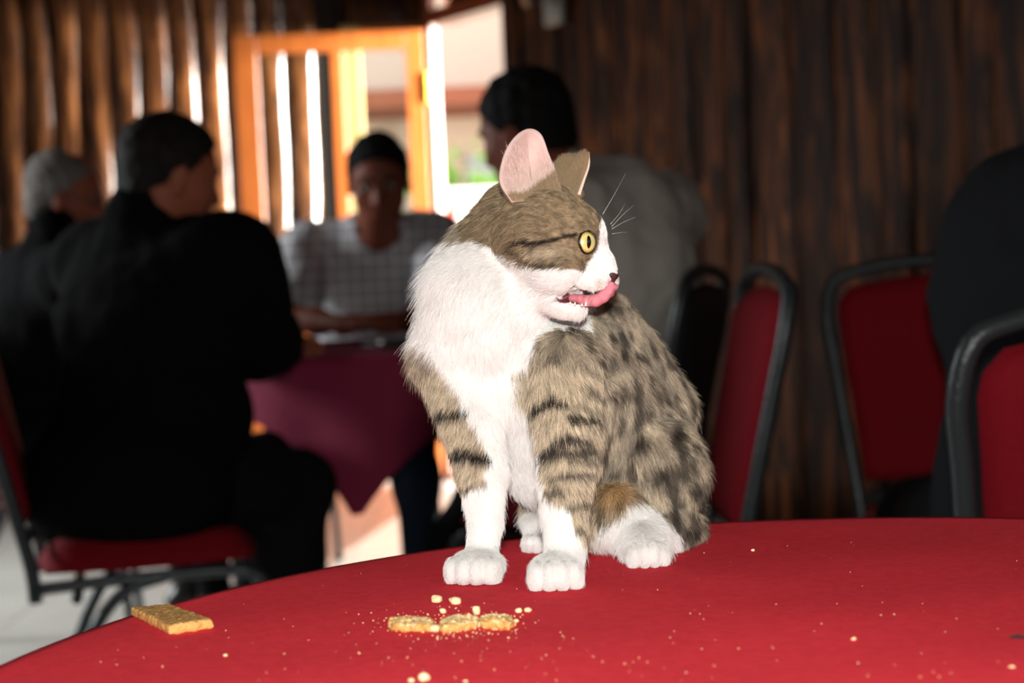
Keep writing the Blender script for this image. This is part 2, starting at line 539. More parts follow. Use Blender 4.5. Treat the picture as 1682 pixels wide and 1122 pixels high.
# doorway frame in the receding wall
door = tag(empty('door_1', wr(.35, 0, 0)), kind='structure')
def dpart(name, t0, t1, o0, o1, z0, z1, m):
    mb = MB(); rbox(mb, t0, t1, o0, o1, z0, z1); return adopt(mb.build(name, m, None, False), door)
dpart('jamb', 0.0, T0 + .03, .02, -.015, 0, 2.6, M_jamb)
dpart('jamb', T1 - .02, T1 + .10, .02, -.14, 0, 2.6, M_plank)
dpart('transom_bar', T0 + .03, T1 - .02, .01, -.10, 2.075, 2.145, M_jamb)
dpart('head', T0 + .03, T1 - .02, .01, -.10, 2.42, H, M_plank)
dpart('threshold', T0 + .03, T1 - .02, .01, -.14, 0, .02, M_jamb)
dpart('transom_pane', T0 + .03, T1 - .02, -.05, -.056, 2.145, 2.42, M_glass)
dpart('hinge', T0 + .012, T0 + .034, .034, .02, 1.72, 1.86, M_brass)
dpart('hinge', T0 + .012, T0 + .034, .034, .02, .35, .49, M_brass)
# the open glazed door leaf, seen almost face on
leaf = tag(empty('door_2', (-.342, 7.27, 0), math.radians(2.5)), kind='structure')
LW = .862; LT = 2.055
def lpart(name, x0, x1, z0, z1, m, y0=-.014, y1=.014, bev=.003):
    return MB().box((x0, y0, z0), (x1, y1, z1), bev=bev).build(name, m, leaf, False)
lpart('stile', -LW, -LW + .105, .015, LT, M_orange)
lpart('stile', -.085, 0, .015, LT, M_orange)
lpart('top_rail', -LW + .105, -.085, LT - .085, LT, M_orange)
lpart('middle_rail', -LW + .105, -.085, .91, 1.045, M_orange)
lpart('bottom_rail', -LW + .105, -.085, .015, .20, M_orange)
lpart('mullion', -.425, -.368, 1.045, LT - .085, M_orange)
lpart('panel', -LW + .105, -.085, .20, .91, M_orange, -.009, .009)
lpart('pane', -LW + .105, -.425, 1.045, LT - .085, M_glass, -.003, .003, 0)
lpart('pane', -.368, -.085, 1.045, LT - .085, M_glass, -.003, .003, 0)
lpart('hinge', -.004, .012, 1.72, 1.86, M_brass, -.03, -.008)
lpart('handle', -LW + .03, -LW + .06, 1.0, 1.14, M_brass, -.05, -.02)

# enclosing walls, ceiling, floor
def sbox(name, lo, hi, m): return tag(MB().box(lo, hi).build(name, m, None, False), kind='structure')
END = wr(6.6, 0, 0)
wl = MB()
for lo, hi in (((-4.72, -3.0, 0), (-4.6, 3.7, H)), ((-4.72, 5.5, 0), (-4.6, YB + .12, H)), ((-4.72, 3.7, 0), (-4.6, 5.5, .95)), ((-4.72, 3.7, 2.35), (-4.6, 5.5, H))):
    wl.box(lo, hi)
wl = tag(wl.build('wall_left', M_ceil, None, False), kind='structure')
wf = MB()
for lo, hi in (((-4.72, -3.12, 0), (2.4, -3.0, H)), ((3.2, -3.12, 0), (4.6, -3.0, H)), ((2.4, -3.12, 0), (3.2, -3.0, .9)), ((2.4, -3.12, 2.3), (3.2, -3.0, H))):
    wf.box(lo, hi)
tag(wf.build('wall_front', M_ceil, None, False), kind='structure')
ws = MB()
for lo, hi in (((-3.12, -2.25), (0, H)), ((-.75, END[1] + .1), (0, H)), ((-2.25, -.75), (0, .8)), ((-2.25, -.75), (2.2, H))):
    ws.box((END[0], lo[0], hi[0]), (END[0] + .12, lo[1], hi[1]))
tag(ws.build('wall_side', M_ceil, None, False), kind='structure')
cm = MB(); cm.add([(-4.72, -3.1, H), (END[0] + .1, -3.1, H), (END[0] + .1, END[1], H), (-.2, 7.4, H), (-.2, YB + .12, H), (-4.72, YB + .12, H)] + [(-4.72, -3.1, H + .1), (END[0] + .1, -3.1, H + .1), (END[0] + .1, END[1], H + .1), (-.2, 7.4, H + .1), (-.2, YB + .12, H + .1), (-4.72, YB + .12, H + .1)],
    [(0, 5, 4, 3, 2, 1), (6, 7, 8, 9, 10, 11), (0, 1, 7, 6), (1, 2, 8, 7), (2, 3, 9, 8), (3, 4, 10, 9), (4, 5, 11, 10), (5, 0, 6, 11)])
tag(cm.build('ceiling', M_ceil, None, False), kind='structure')
floor = sbox('floor', (-4.72, -3.1, -.06), (END[0] + .1, YB + .12, -.006), M_grout)
tmesh = MB().box((-.2235, -.2235, -.006), (.2235, .2235, 0), bev=.002)
tm = bpy.data.meshes.new('tile'); tm.from_pydata(tmesh.v, [], tmesh.f); tm.update(); tm.materials.append(M_tile)
for ix in range(-10, 7):
    for iy in range(1, 17):
        X, Y = ix * .45 + .1, iy * .45 + .2
        if (np.array([X, Y]) - CORNER) @ RN < .1 and X > -.42: continue
        if Y > YB - .2 or (np.array([X, Y]) - CORNER) @ RN < .32 and X > -.3: continue
        o = bpy.data.objects.new('tile', tm); COL.objects.link(o); o.parent = floor; o.location = (X, Y, 0)

# frames of two unseen windows, added for the fill lamps to shine through
for nm, ax, c, a0, a1, z0, z1 in (('added_window_left', 0, -4.66, 3.7, 5.5, .95, 2.35), ('added_window_right', 0, END[0] + .06, -2.25, -.75, .8, 2.2)):
    w_ = tag(empty(nm, (c, (a0 + a1) / 2, z0)), kind='structure')
    for p0, p1, q0, q1 in ((a0, a0 + .06, z0, z1), (a1 - .06, a1, z0, z1), ((a0 + a1) / 2 - .03, (a0 + a1) / 2 + .03, z0, z1), (a0, a1, z0, z0 + .06), (a0, a1, z1 - .06, z1)):
        wpart('frame', (c - .03, p0, q0), (c + .03, p1, q1), M_orange, w_)
    wpart('pane', (c - .003, a0 + .06, z0 + .06), (c + .003, a1 - .06, z1 - .06), M_glass, w_, 0)

# small pale box with a black fitting on the dark wall
bx0 = wr(1.10, .02, 0)
fx = empty('wall_box', (bx0[0], bx0[1], 1.985), rzr)
tag(fx, 'small pale grey box with a black lamp head fixed high on the dark plank wall', 'wall fixture')
M_pale = mat('pale_grey_plastic', srgb(150, 148, 138), .5)
M_blackp = mat('black_plastic', srgb(14, 15, 16), .4)
MB().box((-.06, -.05, -.07), (.06, -.018, .10), bev=.008).build('casing', M_pale, fx, False)
MB().tube([(0, -.09, .07), (0, -.13, .06), (-.01, -.17, .05)], [.03, .05, .055], 14).tube([(0, -.05, .07), (0, -.10, .07)], .015, 8).build('lamp_head', M_blackp, fx)
MB().box((-.015, -.02, -.02), (.015, .03, .02)).build('bracket', M_blackp, fx, False)

# ================================================================ OUTSIDE
M_yard = mat('yard_paving', srgb(215, 208, 190), .8, noise=(2, .5, srgb(185, 175, 155)))
M_bld = mat('cream_render', srgb(232, 204, 180), .85)
M_roof = mat('terracotta_roof', srgb(150, 84, 58), .8)
M_leaf = mat('leaf_green', srgb(120, 165, 50), .6, noise=(6, .8, srgb(60, 110, 40)))
M_white = mat('white_paint', srgb(205, 206, 206), .6)
M_redp = mat('red_paint', srgb(190, 50, 40), .5)
M_bark = mat('bark', srgb(90, 66, 45), .9)
tag(MB().box((-14, YB + .12, -.2), (14, 40, -.06)).build('yard_ground', M_yard, None, False), kind='structure')
tag(MB().box((.3, 3, -.2), (14, YB + .12, -.07)).build('yard_ground', M_yard, None, False), kind='structure')
b = empty('building', (-.6, 17, 0)); tag(b, 'cream rendered building with a terracotta canopy seen through the doorway', 'building')
MB().box((-5, .35, -.1), (5, 4, 6)).build('wall', M_bld, b, False)
MB().box((-5, -1.0, 2.62), (5, .4, 2.80)).build('canopy', M_roof, b, False)
for k in range(4): MB().box((-3.1 + 1.9 * k, -.9, -.1), (-2.98 + 1.9 * k, -.78, 2.62)).build('post', M_white, b, False)
for k in range(4): 
    w_ = MB().box((-4 + 2.1 * k, .3, .9), (-2.9 + 2.1 * k, .36, 2.2)).build('window', M_white, b, False)
def bush(loc, r, label, seed, n=900):
    rg = np.random.default_rng(seed)
    root = empty('shrub', loc); tag(root, label, 'shrub')
    V = []; F = []
    for k in range(n):
        d = rg.normal(size=3); d /= np.linalg.norm(d); c = d * r * rg.uniform(.55, 1) * np.array([1, .8, 1.0]) + np.array([0, 0, r * 1.05])
        u = rg.normal(size=3); u /= np.linalg.norm(u); w = np.cross(u, d); w /= np.linalg.norm(w) + 1e-6
        s = rg.uniform(.05, .1); bI = len(V)
        V += [c - u * s, c + w * s * .5, c + u * s, c - w * s * .5]; F.append((bI, bI + 1, bI + 2, bI + 3))
    fo = pymesh('foliage', V, F, M_leaf, root, False); fo['kind'] = 'stuff'
    MB().tube([(0, 0, -.08), (.02, 0, r * .8)], [.05, .03], 7).build('stem', M_bark, root)
bush((-1.5, 12.4, 0), .80, 'round green shrub left of the red planter outside the doorway', 1)
bush((-.12, 13.9, 0), 1.05, 'yellow-green shrub behind the white bench outside the doorway', 2)
pl = empty('planter', (-.52, 10.9, 0)); tag(pl, 'red planter tub standing in the bright yard', 'planter')
MB().tube([(0, 0, -.06), (0, 0, 0), (0, 0, .9), (0, 0, 1.35)], [.15, .17, .2, .24], 16).build('tub', M_redp, pl)
MB().tube([(0, 0, 1.35), (0, 0, 1.37)], [.22, .22], 16).build('soil', M_bark, pl)
bn = empty('garden_bench', (-.2, 10.0, 0)); tag(bn, 'white slatted garden bench standing outside the doorway', 'bench')
for k in range(4): MB().box((-.28, -.2 + .1 * k, .42), (.55, -.13 + .1 * k, .45)).build('slat', M_white, bn, False)
for k in range(6): MB().box((-.27 + .15 * k, .2, .45), (-.19 + .15 * k, .23, 1.45)).build('slat', M_white, bn, False)
MB().box((-.3, .19, 1.4), (.57, .24, 1.48)).build('back_rail', M_white, bn, False)
for a_ in (-.26, .5):
    for c_ in (-.18, .2): MB().box((a_, c_, -.06), (a_ + .05, c_ + .05, .42)).build('leg', M_white, bn, False)

# ================================================================ TABLES
M_felt = mat('red_felt_cloth', srgb(232, 60, 70), .95, spec=.12, noise=(150, .5, srgb(212, 46, 56)), bump=(900, .35))
M_maroon = mat('maroon_tablecloth', srgb(134, 36, 66), .8, spec=.3, noise=(3, .25, srgb(110, 26, 52)), bump=(300, .15))
M_dwood = mat('dark_red_wood', srgb(52, 18, 14), .45, noise=(4, .6, srgb(30, 10, 8)), stretch=(6, 6, .8))
M_board = mat('table_board', srgb(120, 84, 52), .7)

def round_cloth(name, cx, cy, R, z, reach, mat_, nr=26, na=128, th=.004, folds=9, seed=1, wob=.0006):
    """a cloth over a round table: flat top, rolled edge, hanging skirt; reach(angle) = the drop"""
    rg = random.Random(seed); ph = [rg.uniform(0, 6) for _ in range(5)]
    V = [(cx, cy, z)]; F = []
    rad = [R * k / nr for k in range(1, nr + 1)]
    prof = [(R, None, k) for k in range(1, 12)]
    for r in rad:
        for a in range(na):
            an = 2 * PI * a / na
            x, y = cx + r * math.cos(an), cy + r * math.sin(an)
            V.append((x, y, z + wob * (math.sin(x * 31 + y * 17) + math.sin(x * 13 - y * 43)) * (0 if r > R * .97 else 1)))
    nrow = nr
    for k in range(1, 13):
        for a in range(na):
            an = 2 * PI * a / na; D = reach(an)
            s = D * k / 12
            if s < .012: out = .010 * math.sin(s / .012 * PI / 2); dz = s * s / .024 + 0.001
            else: out = .010; dz = s - .006
            fold = (s / max(D, .05)) * (.018 * math.sin(folds * an + ph[0]) + .012 * math.sin((folds + 4) * an + ph[1]) + .012)
            r = R + out + fold * min(1, D / .2)
            V.append((cx + r * math.cos(an), cy + r * math.sin(an), z - dz))
        nrow += 1
    for a in range(na): F.append((0, 1 + a, 1 + (a + 1) % na))
    for i in range(nrow - 1):
        for a in range(na):
            F.append((1 + i * na + a, 1 + (i + 1) * na + a, 1 + (i + 1) * na + (a + 1) % na, 1 + i * na + (a + 1) % na))
    o = pymesh(name, V, F, mat_)
    sm = o.modifiers.new('thick', 'SOLIDIFY'); sm.thickness = th; sm.offset = -1
    return o

# the near table the kitten sits on
TC = np.array([.182, .742]); TR = .484
cl = round_cloth('tablecloth', TC[0], TC[1], TR, TABLE_Z, lambda a: .26 + .02 * math.sin(5 * a), M_felt, nr=60, na=180, folds=11, seed=4, wob=.00035)
tag(cl, 'bright red felt cloth on the near table under the kitten', 'tablecloth')
def round_table(cx, cy, R, z, label, legm):
    t = empty('round_table', (cx, cy, 0)); tag(t, label, 'table')
    MB().tube([(0, 0, z - .030), (0, 0, z - .027), (0, 0, z - .009), (0, 0, z - .0065)], [R - .010, R - .004, R - .004, R - .008], 72).build('tabletop', M_board, t)
    s = R * .60
    for a in (1, -1):
        for c in (1, -1):
            MB().box((a * s - .025, c * s - .025, 0), (a * s + .025, c * s + .025, z - .03), bev=.004).build('leg', legm, t, False)
    for a in (1, -1):
        MB().box((-s, a * s - .012, z - .10), (s, a * s + .012, z - .03)).build('apron', legm, t, False)
        MB().box((a * s - .012, -s, z - .10), (a * s + .012, s, z - .03)).build('apron', legm, t, False)
    return t
round_table(TC[0], TC[1], TR, TABLE_Z, 'round dining table under the bright red felt cloth', M_dwood)

# the card players' table
C2 = np.array([-.27, 4.05]); R2 = .50; Z2 = .772
def reach2(a):
    A = .590; b = a - math.radians(260) + PI / 4       # one cloth corner points at the viewer
    c, s = abs(math.cos(b)), abs(math.sin(b))
    return max(A / max(c, s), .5) - R2 + .045
cl2 = round_cloth('tablecloth', C2[0], C2[1], R2, Z2, reach2, M_maroon, nr=10, na=128, folds=8, seed=9)
tag(cl2, 'dull maroon cloth hanging in a point from the card players\' table', 'tablecloth')
t2 = round_table(C2[0], C2[1], R2, Z2, 'card players\' round table with dark wooden legs under the maroon cloth', M_dwood)

# ================================================================ CHAIRS
M_redf = mat('red_chair_fabric', srgb(132, 14, 27), .85, spec=.2, noise=(120, .25, srgb(102, 9, 19)), bump=(500, .3))
M_tube = mat('dark_hammered_tube', srgb(62, 66, 68), .34, metal=.45, spec=.6, bump=(240, .5))
M_cap = mat('black_rubber', (.01, .01, .01), .7)

def backpt(u, v, rec):
    """point of the backrest plane: u across, v up from the seat"""
    return (u, -.195 - rec * v, .46 + v)

def make_chair(name_label, hgt=.945, fw=.44, rec=.21, taper=.78):
    root = empty('banquet_chair'); tag(root, name_label, 'chair')
    hv = hgt - .46
    # red cushion
    V = []; F = []; nx, ny = 12, 12
    for top in (1, 0):
        for i in range(nx + 1):
            for j in range(ny + 1):
                u = -1 + 2 * i / nx; v = -1 + 2 * j / ny
                # rounded square
                m = max(abs(u), abs(v)); l = math.hypot(u, v) or 1; k = 1 - (1 - m / l) * .35 * m if l else 1
                x = u * .205 * k; y = v * .20 * k + .01
                e = 1 - m ** 6
                V.append((x, y, .452 + (.052 * max(e, 0) ** .5 if top else -.006 * max(e, 0) ** .5)))
    n = (nx + 1) * (ny + 1)
    for i in range(nx):
        for j in range(ny):
            a = i * (ny + 1) + j
            F.append((a, a + ny + 1, a + ny + 2, a + 1)); b = a + n; F.append((b, b + 1, b + ny + 2, b + ny + 1))
    pymesh('seat', V, F, M_redf, root)
    # red back panel, rounded at the top, padded on both faces
    V = []; F = []; nu, nv = 12, 14; v0, v1 = .07, hv - .055
    def halfw(v): return (fw / 2 - .034) * (taper + (1 - taper) * min(1, v / hv * 1.15))
    for side in (1, -1):
        for j in range(nv + 1):
            v = v0 + (v1 - v0) * j / nv
            for i in range(nu + 1):
                u = -1 + 2 * i / nu
                q = backpt(0, v, rec)
                w = halfw(v)
                vv = v
                edge = max(abs(u), abs(2 * j / nv - 1)); pad = .020 * max(0, 1 - edge ** 7) ** .5 + .003
                cr = max(0, (j / nv - .86) / .14); w2 = w * (1 - .16 * cr ** 2)
                arch = .018 * (1 - u * u) * (j / nv) ** 6
                V.append((u * w2, q[1] + side * pad, q[2] + arch))
    n = (nu + 1) * (nv + 1)
    for j in range(nv):
        for i in range(nu):
            a = j * (nu + 1) + i
            F.append((a, a + nu + 1, a + nu + 2, a + 1)); b = a + n; F.append((b, b + 1, b + nu + 2, b + nu + 1))
    ring = [i for i in range(nu + 1)] + [(j + 1) * (nu + 1) - 1 for j in range(1, nv + 1)] + [nv * (nu + 1) + i for i in range(nu - 1, -1, -1)] + [j * (nu + 1) for j in range(nv - 1, 0, -1)]
    for k in range(len(ring)):
        a, b = ring[k], ring[(k + 1) % len(ring)]; F.append((a, b, b + n, a + n))
    pymesh('backrest', V, F, M_redf, root)
    # inverted-U back frame
    def hw(v): return (fw / 2 - .012) * (taper + (1 - taper) * min(1, v / hv * 1.15))
    pts = [(-hw(0), -.19, .40), (-hw(0), -.195, .46)]
    for v in (.10, .20, .30, hv - .11): pts.append((-hw(v), backpt(0, v, rec)[1], .46 + v))
    for k in range(1, 8):
        a = PI - PI * k / 8
        pts.append((math.cos(a) * hw(hv) * (1 if abs(math.cos(a)) < .8 else .985), backpt(0, hv - .05, rec)[1], .46 + hv - .085 + .075 * math.sin(a) ** .7))
    for v in (hv - .11, .30, .20, .10): pts.append((hw(v), backpt(0, v, rec)[1], .46 + v))
    pts += [(hw(0), -.195, .46), (hw(0), -.19, .40)]
    MB().tube(spline(pts, 4), .0125, 9).build('back_frame', M_tube, root)
    # side rails and bowed legs
    for s in (-1, 1):
        x = s * (hw(0) + .006)
        MB().tube(spline([(s * hw(0), -.19, .42), (x, -.17, .425), (x, 0, .43), (x, .14, .43), (x, .19, .425)], 4), .0115, 8).build('seat_rail', M_tube, root)
        MB().tube(spline([(x, .15, .43), (x, .205, .41), (x, .228, .33), (x * 1.02, .245, .15), (x * 1.04, .255, .012)], 5), .0115, 8).build('leg', M_tube, root)
        MB().tube(spline([(x, .04, .43), (x, -.04, .405), (x, -.10, .33), (x * 1.02, -.17, .16), (x * 1.04, -.235, .012)], 5), .0115, 8).build('leg', M_tube, root)
    for y, z in ((.19, .425), (-.12, .40)):
        MB().tube([(-hw(0), y, z), (hw(0), y, z)], .010, 8).build('crossbar', M_tube, root)
    MB().tube([(-hw(.05), -.203, .50), (hw(.05), -.203, .50)], .009, 8).build('back_crossbar', M_tube, root)
    fm = MB()
    for s in (-1, 1):
        for y in (.255, -.235): 
            MB().tube([(s * (hw(0) + .006) * 1.04, y, 0), (s * (hw(0) + .006) * 1.04, y, .02)], .0145, 8).build('foot_cap', M_cap, root)
    return root

def copy_tree(o, parent=None):
    c = o.copy(); COL.objects.link(c); c.parent = parent
    for ch in list(o.children): copy_tree(ch, c)
    return c
def put(o, x, y, facing):
    """facing = the direction the sitter looks, degrees from +X"""
    o.location = (float(x), float(y), 0); o.rotation_euler = (0, 0, math.radians(facing) - PI / 2); return o

chA = make_chair('red and dark grey banquet chair the man in the black jacket sits on')
pA = G(235, 2.98, .45); put(chA, pA[0], pA[1], 14)
def chair(label, px, Y, facing):
    c = copy_tree(chA); c['label'] = label; p = G(px, Y, .7); return put(c, p[0], p[1], facing)
chB = chair('empty red chair turned sideways right behind the kitten\'s back', 974, 2.55, 182)
chC = chair('red upholstered chair facing us near the plank wall, beside the dark-coated figure', 1600, 2.72, 268)
chD = chair('nearest red chair at the right edge, seen from behind, dark-coated figure on it', 1722, 1.92, 93); chD.scale = (1, 1, .955)
chE = chair('dark chair with grey frame the man in the grey shirt sits on', 940, 3.24, 160)
M_blackv = mat('black_vinyl', (.012, .012, .013), .5)
for ch in chE.children:
    if ch.name.startswith('backrest'):
        ch.material_slots[0].link = 'OBJECT'; ch.material_slots[0].material = M_blackv
chE['label'] = 'banquet chair with a black padded back the man in the grey shirt sits on'
chF = chair('chair of the man in the checked shirt behind the maroon table', 612, 5.05, 268)
chG = chair('chair of the white-haired man beside the jacketed man', 40, 4.15, 10)

# ================================================================ PEOPLE
def unit(v): v = np.array(v, float); return v / (np.linalg.norm(v) + 1e-9)
def frame(fwd, up):
    f = unit(fwd); u = np.array(up, float); u = unit(u - f * (u @ f)); l = np.cross(u, f)   # l = the person's left
    return np.stack([f, l, u], 1)

M_skin = mat('skin', srgb(150, 84, 60), .55, spec=.25, noise=(30, .3, srgb(132, 66, 48)))
M_skin2 = mat('dark_skin', srgb(120, 64, 46), .55, spec=.25, noise=(30, .3, srgb(100, 50, 36)))
M_hairb = mat('black_hair', (.005, .004, .0035), .75, spec=.15, bump=(260, .9), stretch=(1, 1, .3))
M_hairg = mat('grey_white_hair', srgb(128, 122, 116), .7, spec=.2, noise=(40, .7, srgb(70, 66, 62)), bump=(260, .9), stretch=(1, 1, .3))
M_haird = mat('dark_grey_hair', srgb(30, 24, 21), .7, spec=.2, noise=(40, .7, srgb(14, 11, 10)), bump=(260, .9), stretch=(1, 1, .3))
M_blackc = mat('black_wool', (.003, .003, .0034), .95, spec=.08, bump=(220, .3))
M_navy = mat('charcoal_coat', (.010, .011, .013), .9, spec=.15, bump=(220, .3))
M_greys = mat('grey_shirt_cloth', srgb(190, 184, 174), .85, spec=.2, noise=(5, .3, srgb(166, 160, 152)), bump=(260, .25))
M_jeans = mat('dark_blue_denim', srgb(26, 36, 52), .85, spec=.2, bump=(500, .3))
M_trous = mat('black_trousers', (.006, .006, .007), .9, spec=.1)
M_shoe = mat('black_leather_shoe', (.008, .007, .006), .35)
M_eyew = mat('eye_white', srgb(150, 140, 130), .3)
M_iris = mat('dark_iris', (.01, .006, .004), .15)
M_specs = mat('glasses_frame', (.02, .02, .02), .3, metal=.5)
M_lens = None

def check_mat():
    m = bpy.data.materials.new('grey_white_checked_cotton'); m.use_nodes = True
    N = m.node_tree.nodes; Lk = m.node_tree.links; b = N['Principled BSDF']
    tc = N.new('ShaderNodeTexCoord'); sp = N.new('ShaderNodeSeparateXYZ'); Lk.new(tc.outputs['Object'], sp.inputs[0])
    def band(axis, period, width):
        a = N.new('ShaderNodeMath'); a.operation = 'MULTIPLY'; a.inputs[1].default_value = 1 / period; Lk.new(sp.outputs[axis], a.inputs[0])
        f = N.new('ShaderNodeMath'); f.operation = 'FRACT'; Lk.new(a.outputs[0], f.inputs[0])
        g = N.new('ShaderNodeMath'); g.operation = 'LESS_THAN'; g.inputs[1].default_value = width; Lk.new(f.outputs[0], g.inputs[0])
        return g.outputs[0]
    x = band(0, .038, .25); z = band(2, .038, .25)
    ad = N.new('ShaderNodeMath'); ad.operation = 'ADD'; Lk.new(x, ad.inputs[0]); Lk.new(z, ad.inputs[1])
    r = N.new('ShaderNodeValToRGB'); r.color_ramp.interpolation = 'CONSTANT'; e = r.color_ramp.elements
    e[0].position = 0; e[0].color = (*srgb(160, 158, 162), 1); e[1].position = .3; e[1].color = (*srgb(196, 194, 196), 1)
    k = e.new(.8); k.color = (*srgb(228, 226, 224), 1)
    h = N.new('ShaderNodeMath'); h.operation = 'MULTIPLY'; h.inputs[1].default_value = .5; Lk.new(ad.outputs[0], h.inputs[0])
    Lk.new(h.outputs[0], r.inputs[0]); Lk.new(r.outputs[0], b.inputs['Base Color'])
    b.inputs['Roughness'].default_value = .85; b.inputs['Specular IOR Level'].default_value = .2
    return m
M_check = check_mat()

def fingers(F, wrist, hdir, hup, side, curl=.5, s=1.0):
    """palm and five fingers; hdir along the hand, hup out of its back, side +1 = thumb on hdir x hup"""
    R = frame(hdir, hup); f, l, u = R[:, 0], R[:, 1] * side, R[:, 2]
    w = np.array(wrist, float)
    pc = w + f * .048 * s
    F.ell(pc, (.050 * s, .041 * s, .016 * s), np.stack([f, R[:, 1], u], 1), k=.012)
    F.cone(w - f * .01, w + f * .03, .025 * s, .024 * s, .012)
    for i, (off, L) in enumerate(((.030, .066), (.010, .074), (-.011, .068), (-.031, .054))):
        a = w + f * .082 * s + l * off * s; d = unit(f + l * off * 1.5)
        pts = [w + f * .05 * s + l * off * .8 * s, a]; c = 0
        for q, ln in enumerate((.45, .32, .25)):
            c += curl * (.5 + .4 * q); dd = d * math.cos(c) - u * math.sin(c)
            pts.append(pts[-1] + dd * L * ln * s)
        F.chain(pts, [.011 * s, .0105 * s, .0095 * s, .0085 * s, .0075 * s], k=.003)
    a = w + f * .02 * s + l * .025 * s
    b = a + (f * .6 + l * .75 - u * .25) * .036 * s; c = b + (f * .9 + l * .2 - u * .3) * .030 * s; e = c + (f * .95 - l * .05 - u * .3) * .022 * s
    F.chain([a, b, c, e], [.015 * s, .012 * s, .0105 * s, .009 * s], k=.005)

def head_field(F, hc, fwd, up, s=1.0, fat=0.0):
    R = frame(fwd, up); f, l, u = R[:, 0], R[:, 1], R[:, 2]
    def q(a, b, c): return np.array(hc) + (f * a + l * b + u * c) * s
    F.ell(q(-.012, 0, .030), np.array([.098, .077, .088]) * s, R, k=.02)          # cranium
    F.ell(q(.030, 0, -.030), np.array([.062, .060 + fat, .082]) * s, R, k=.03)    # face
    F.ell(q(.048, 0, -.085), np.array([.036, .038 + fat, .026]) * s, R, k=.022)   # chin
    F.ell(q(-.005, 0, -.055), np.array([.060, .058 + fat, .045]) * s, R, k=.025)  # jaw
    F.cone(q(.078, 0, .012), q(.100, 0, -.028), .010 * s, .014 * s, .012)         # nose
    for a in (1, -1):
        F.ell(q(.093, a * .011, -.032), np.array([.011, .009, .008]) * s, R, k=.006)
        F.cone(q(.080, a * .012, .024), q(.070, a * .045, .022), .010 * s, .009 * s, .012)  # brow
        F.ell(q(.080, a * .032, .002), np.array([.016, .018, .012]) * s, R, k=.010, sub=True)  # socket
        F.ell(q(.055, a * .045, -.025), np.array([.022, .018, .018]) * s, R, k=.018)  # cheekbone
        e = q(-.005, a * .078, -.010)
        Re = frame(f * .95 + l * a * .35, u)
        F.ell(e, np.array([.019, .007, .032]) * s, Re, k=.006)
        F.ell(q(.002, a * .086, -.006), np.array([.009, .005, .015]) * s, Re, k=.004, sub=True)
    F.ell(q(.083, 0, -.058), np.array([.012, .024, .006]) * s, R, k=.006)
    F.ell(q(.081, 0, -.069), np.array([.012, .021, .007]) * s, R, k=.006)
    F.ell(q(.094, 0, -.0635), np.array([.010, .024, .0018]) * s, R, k=.003, sub=True)
    return R, q

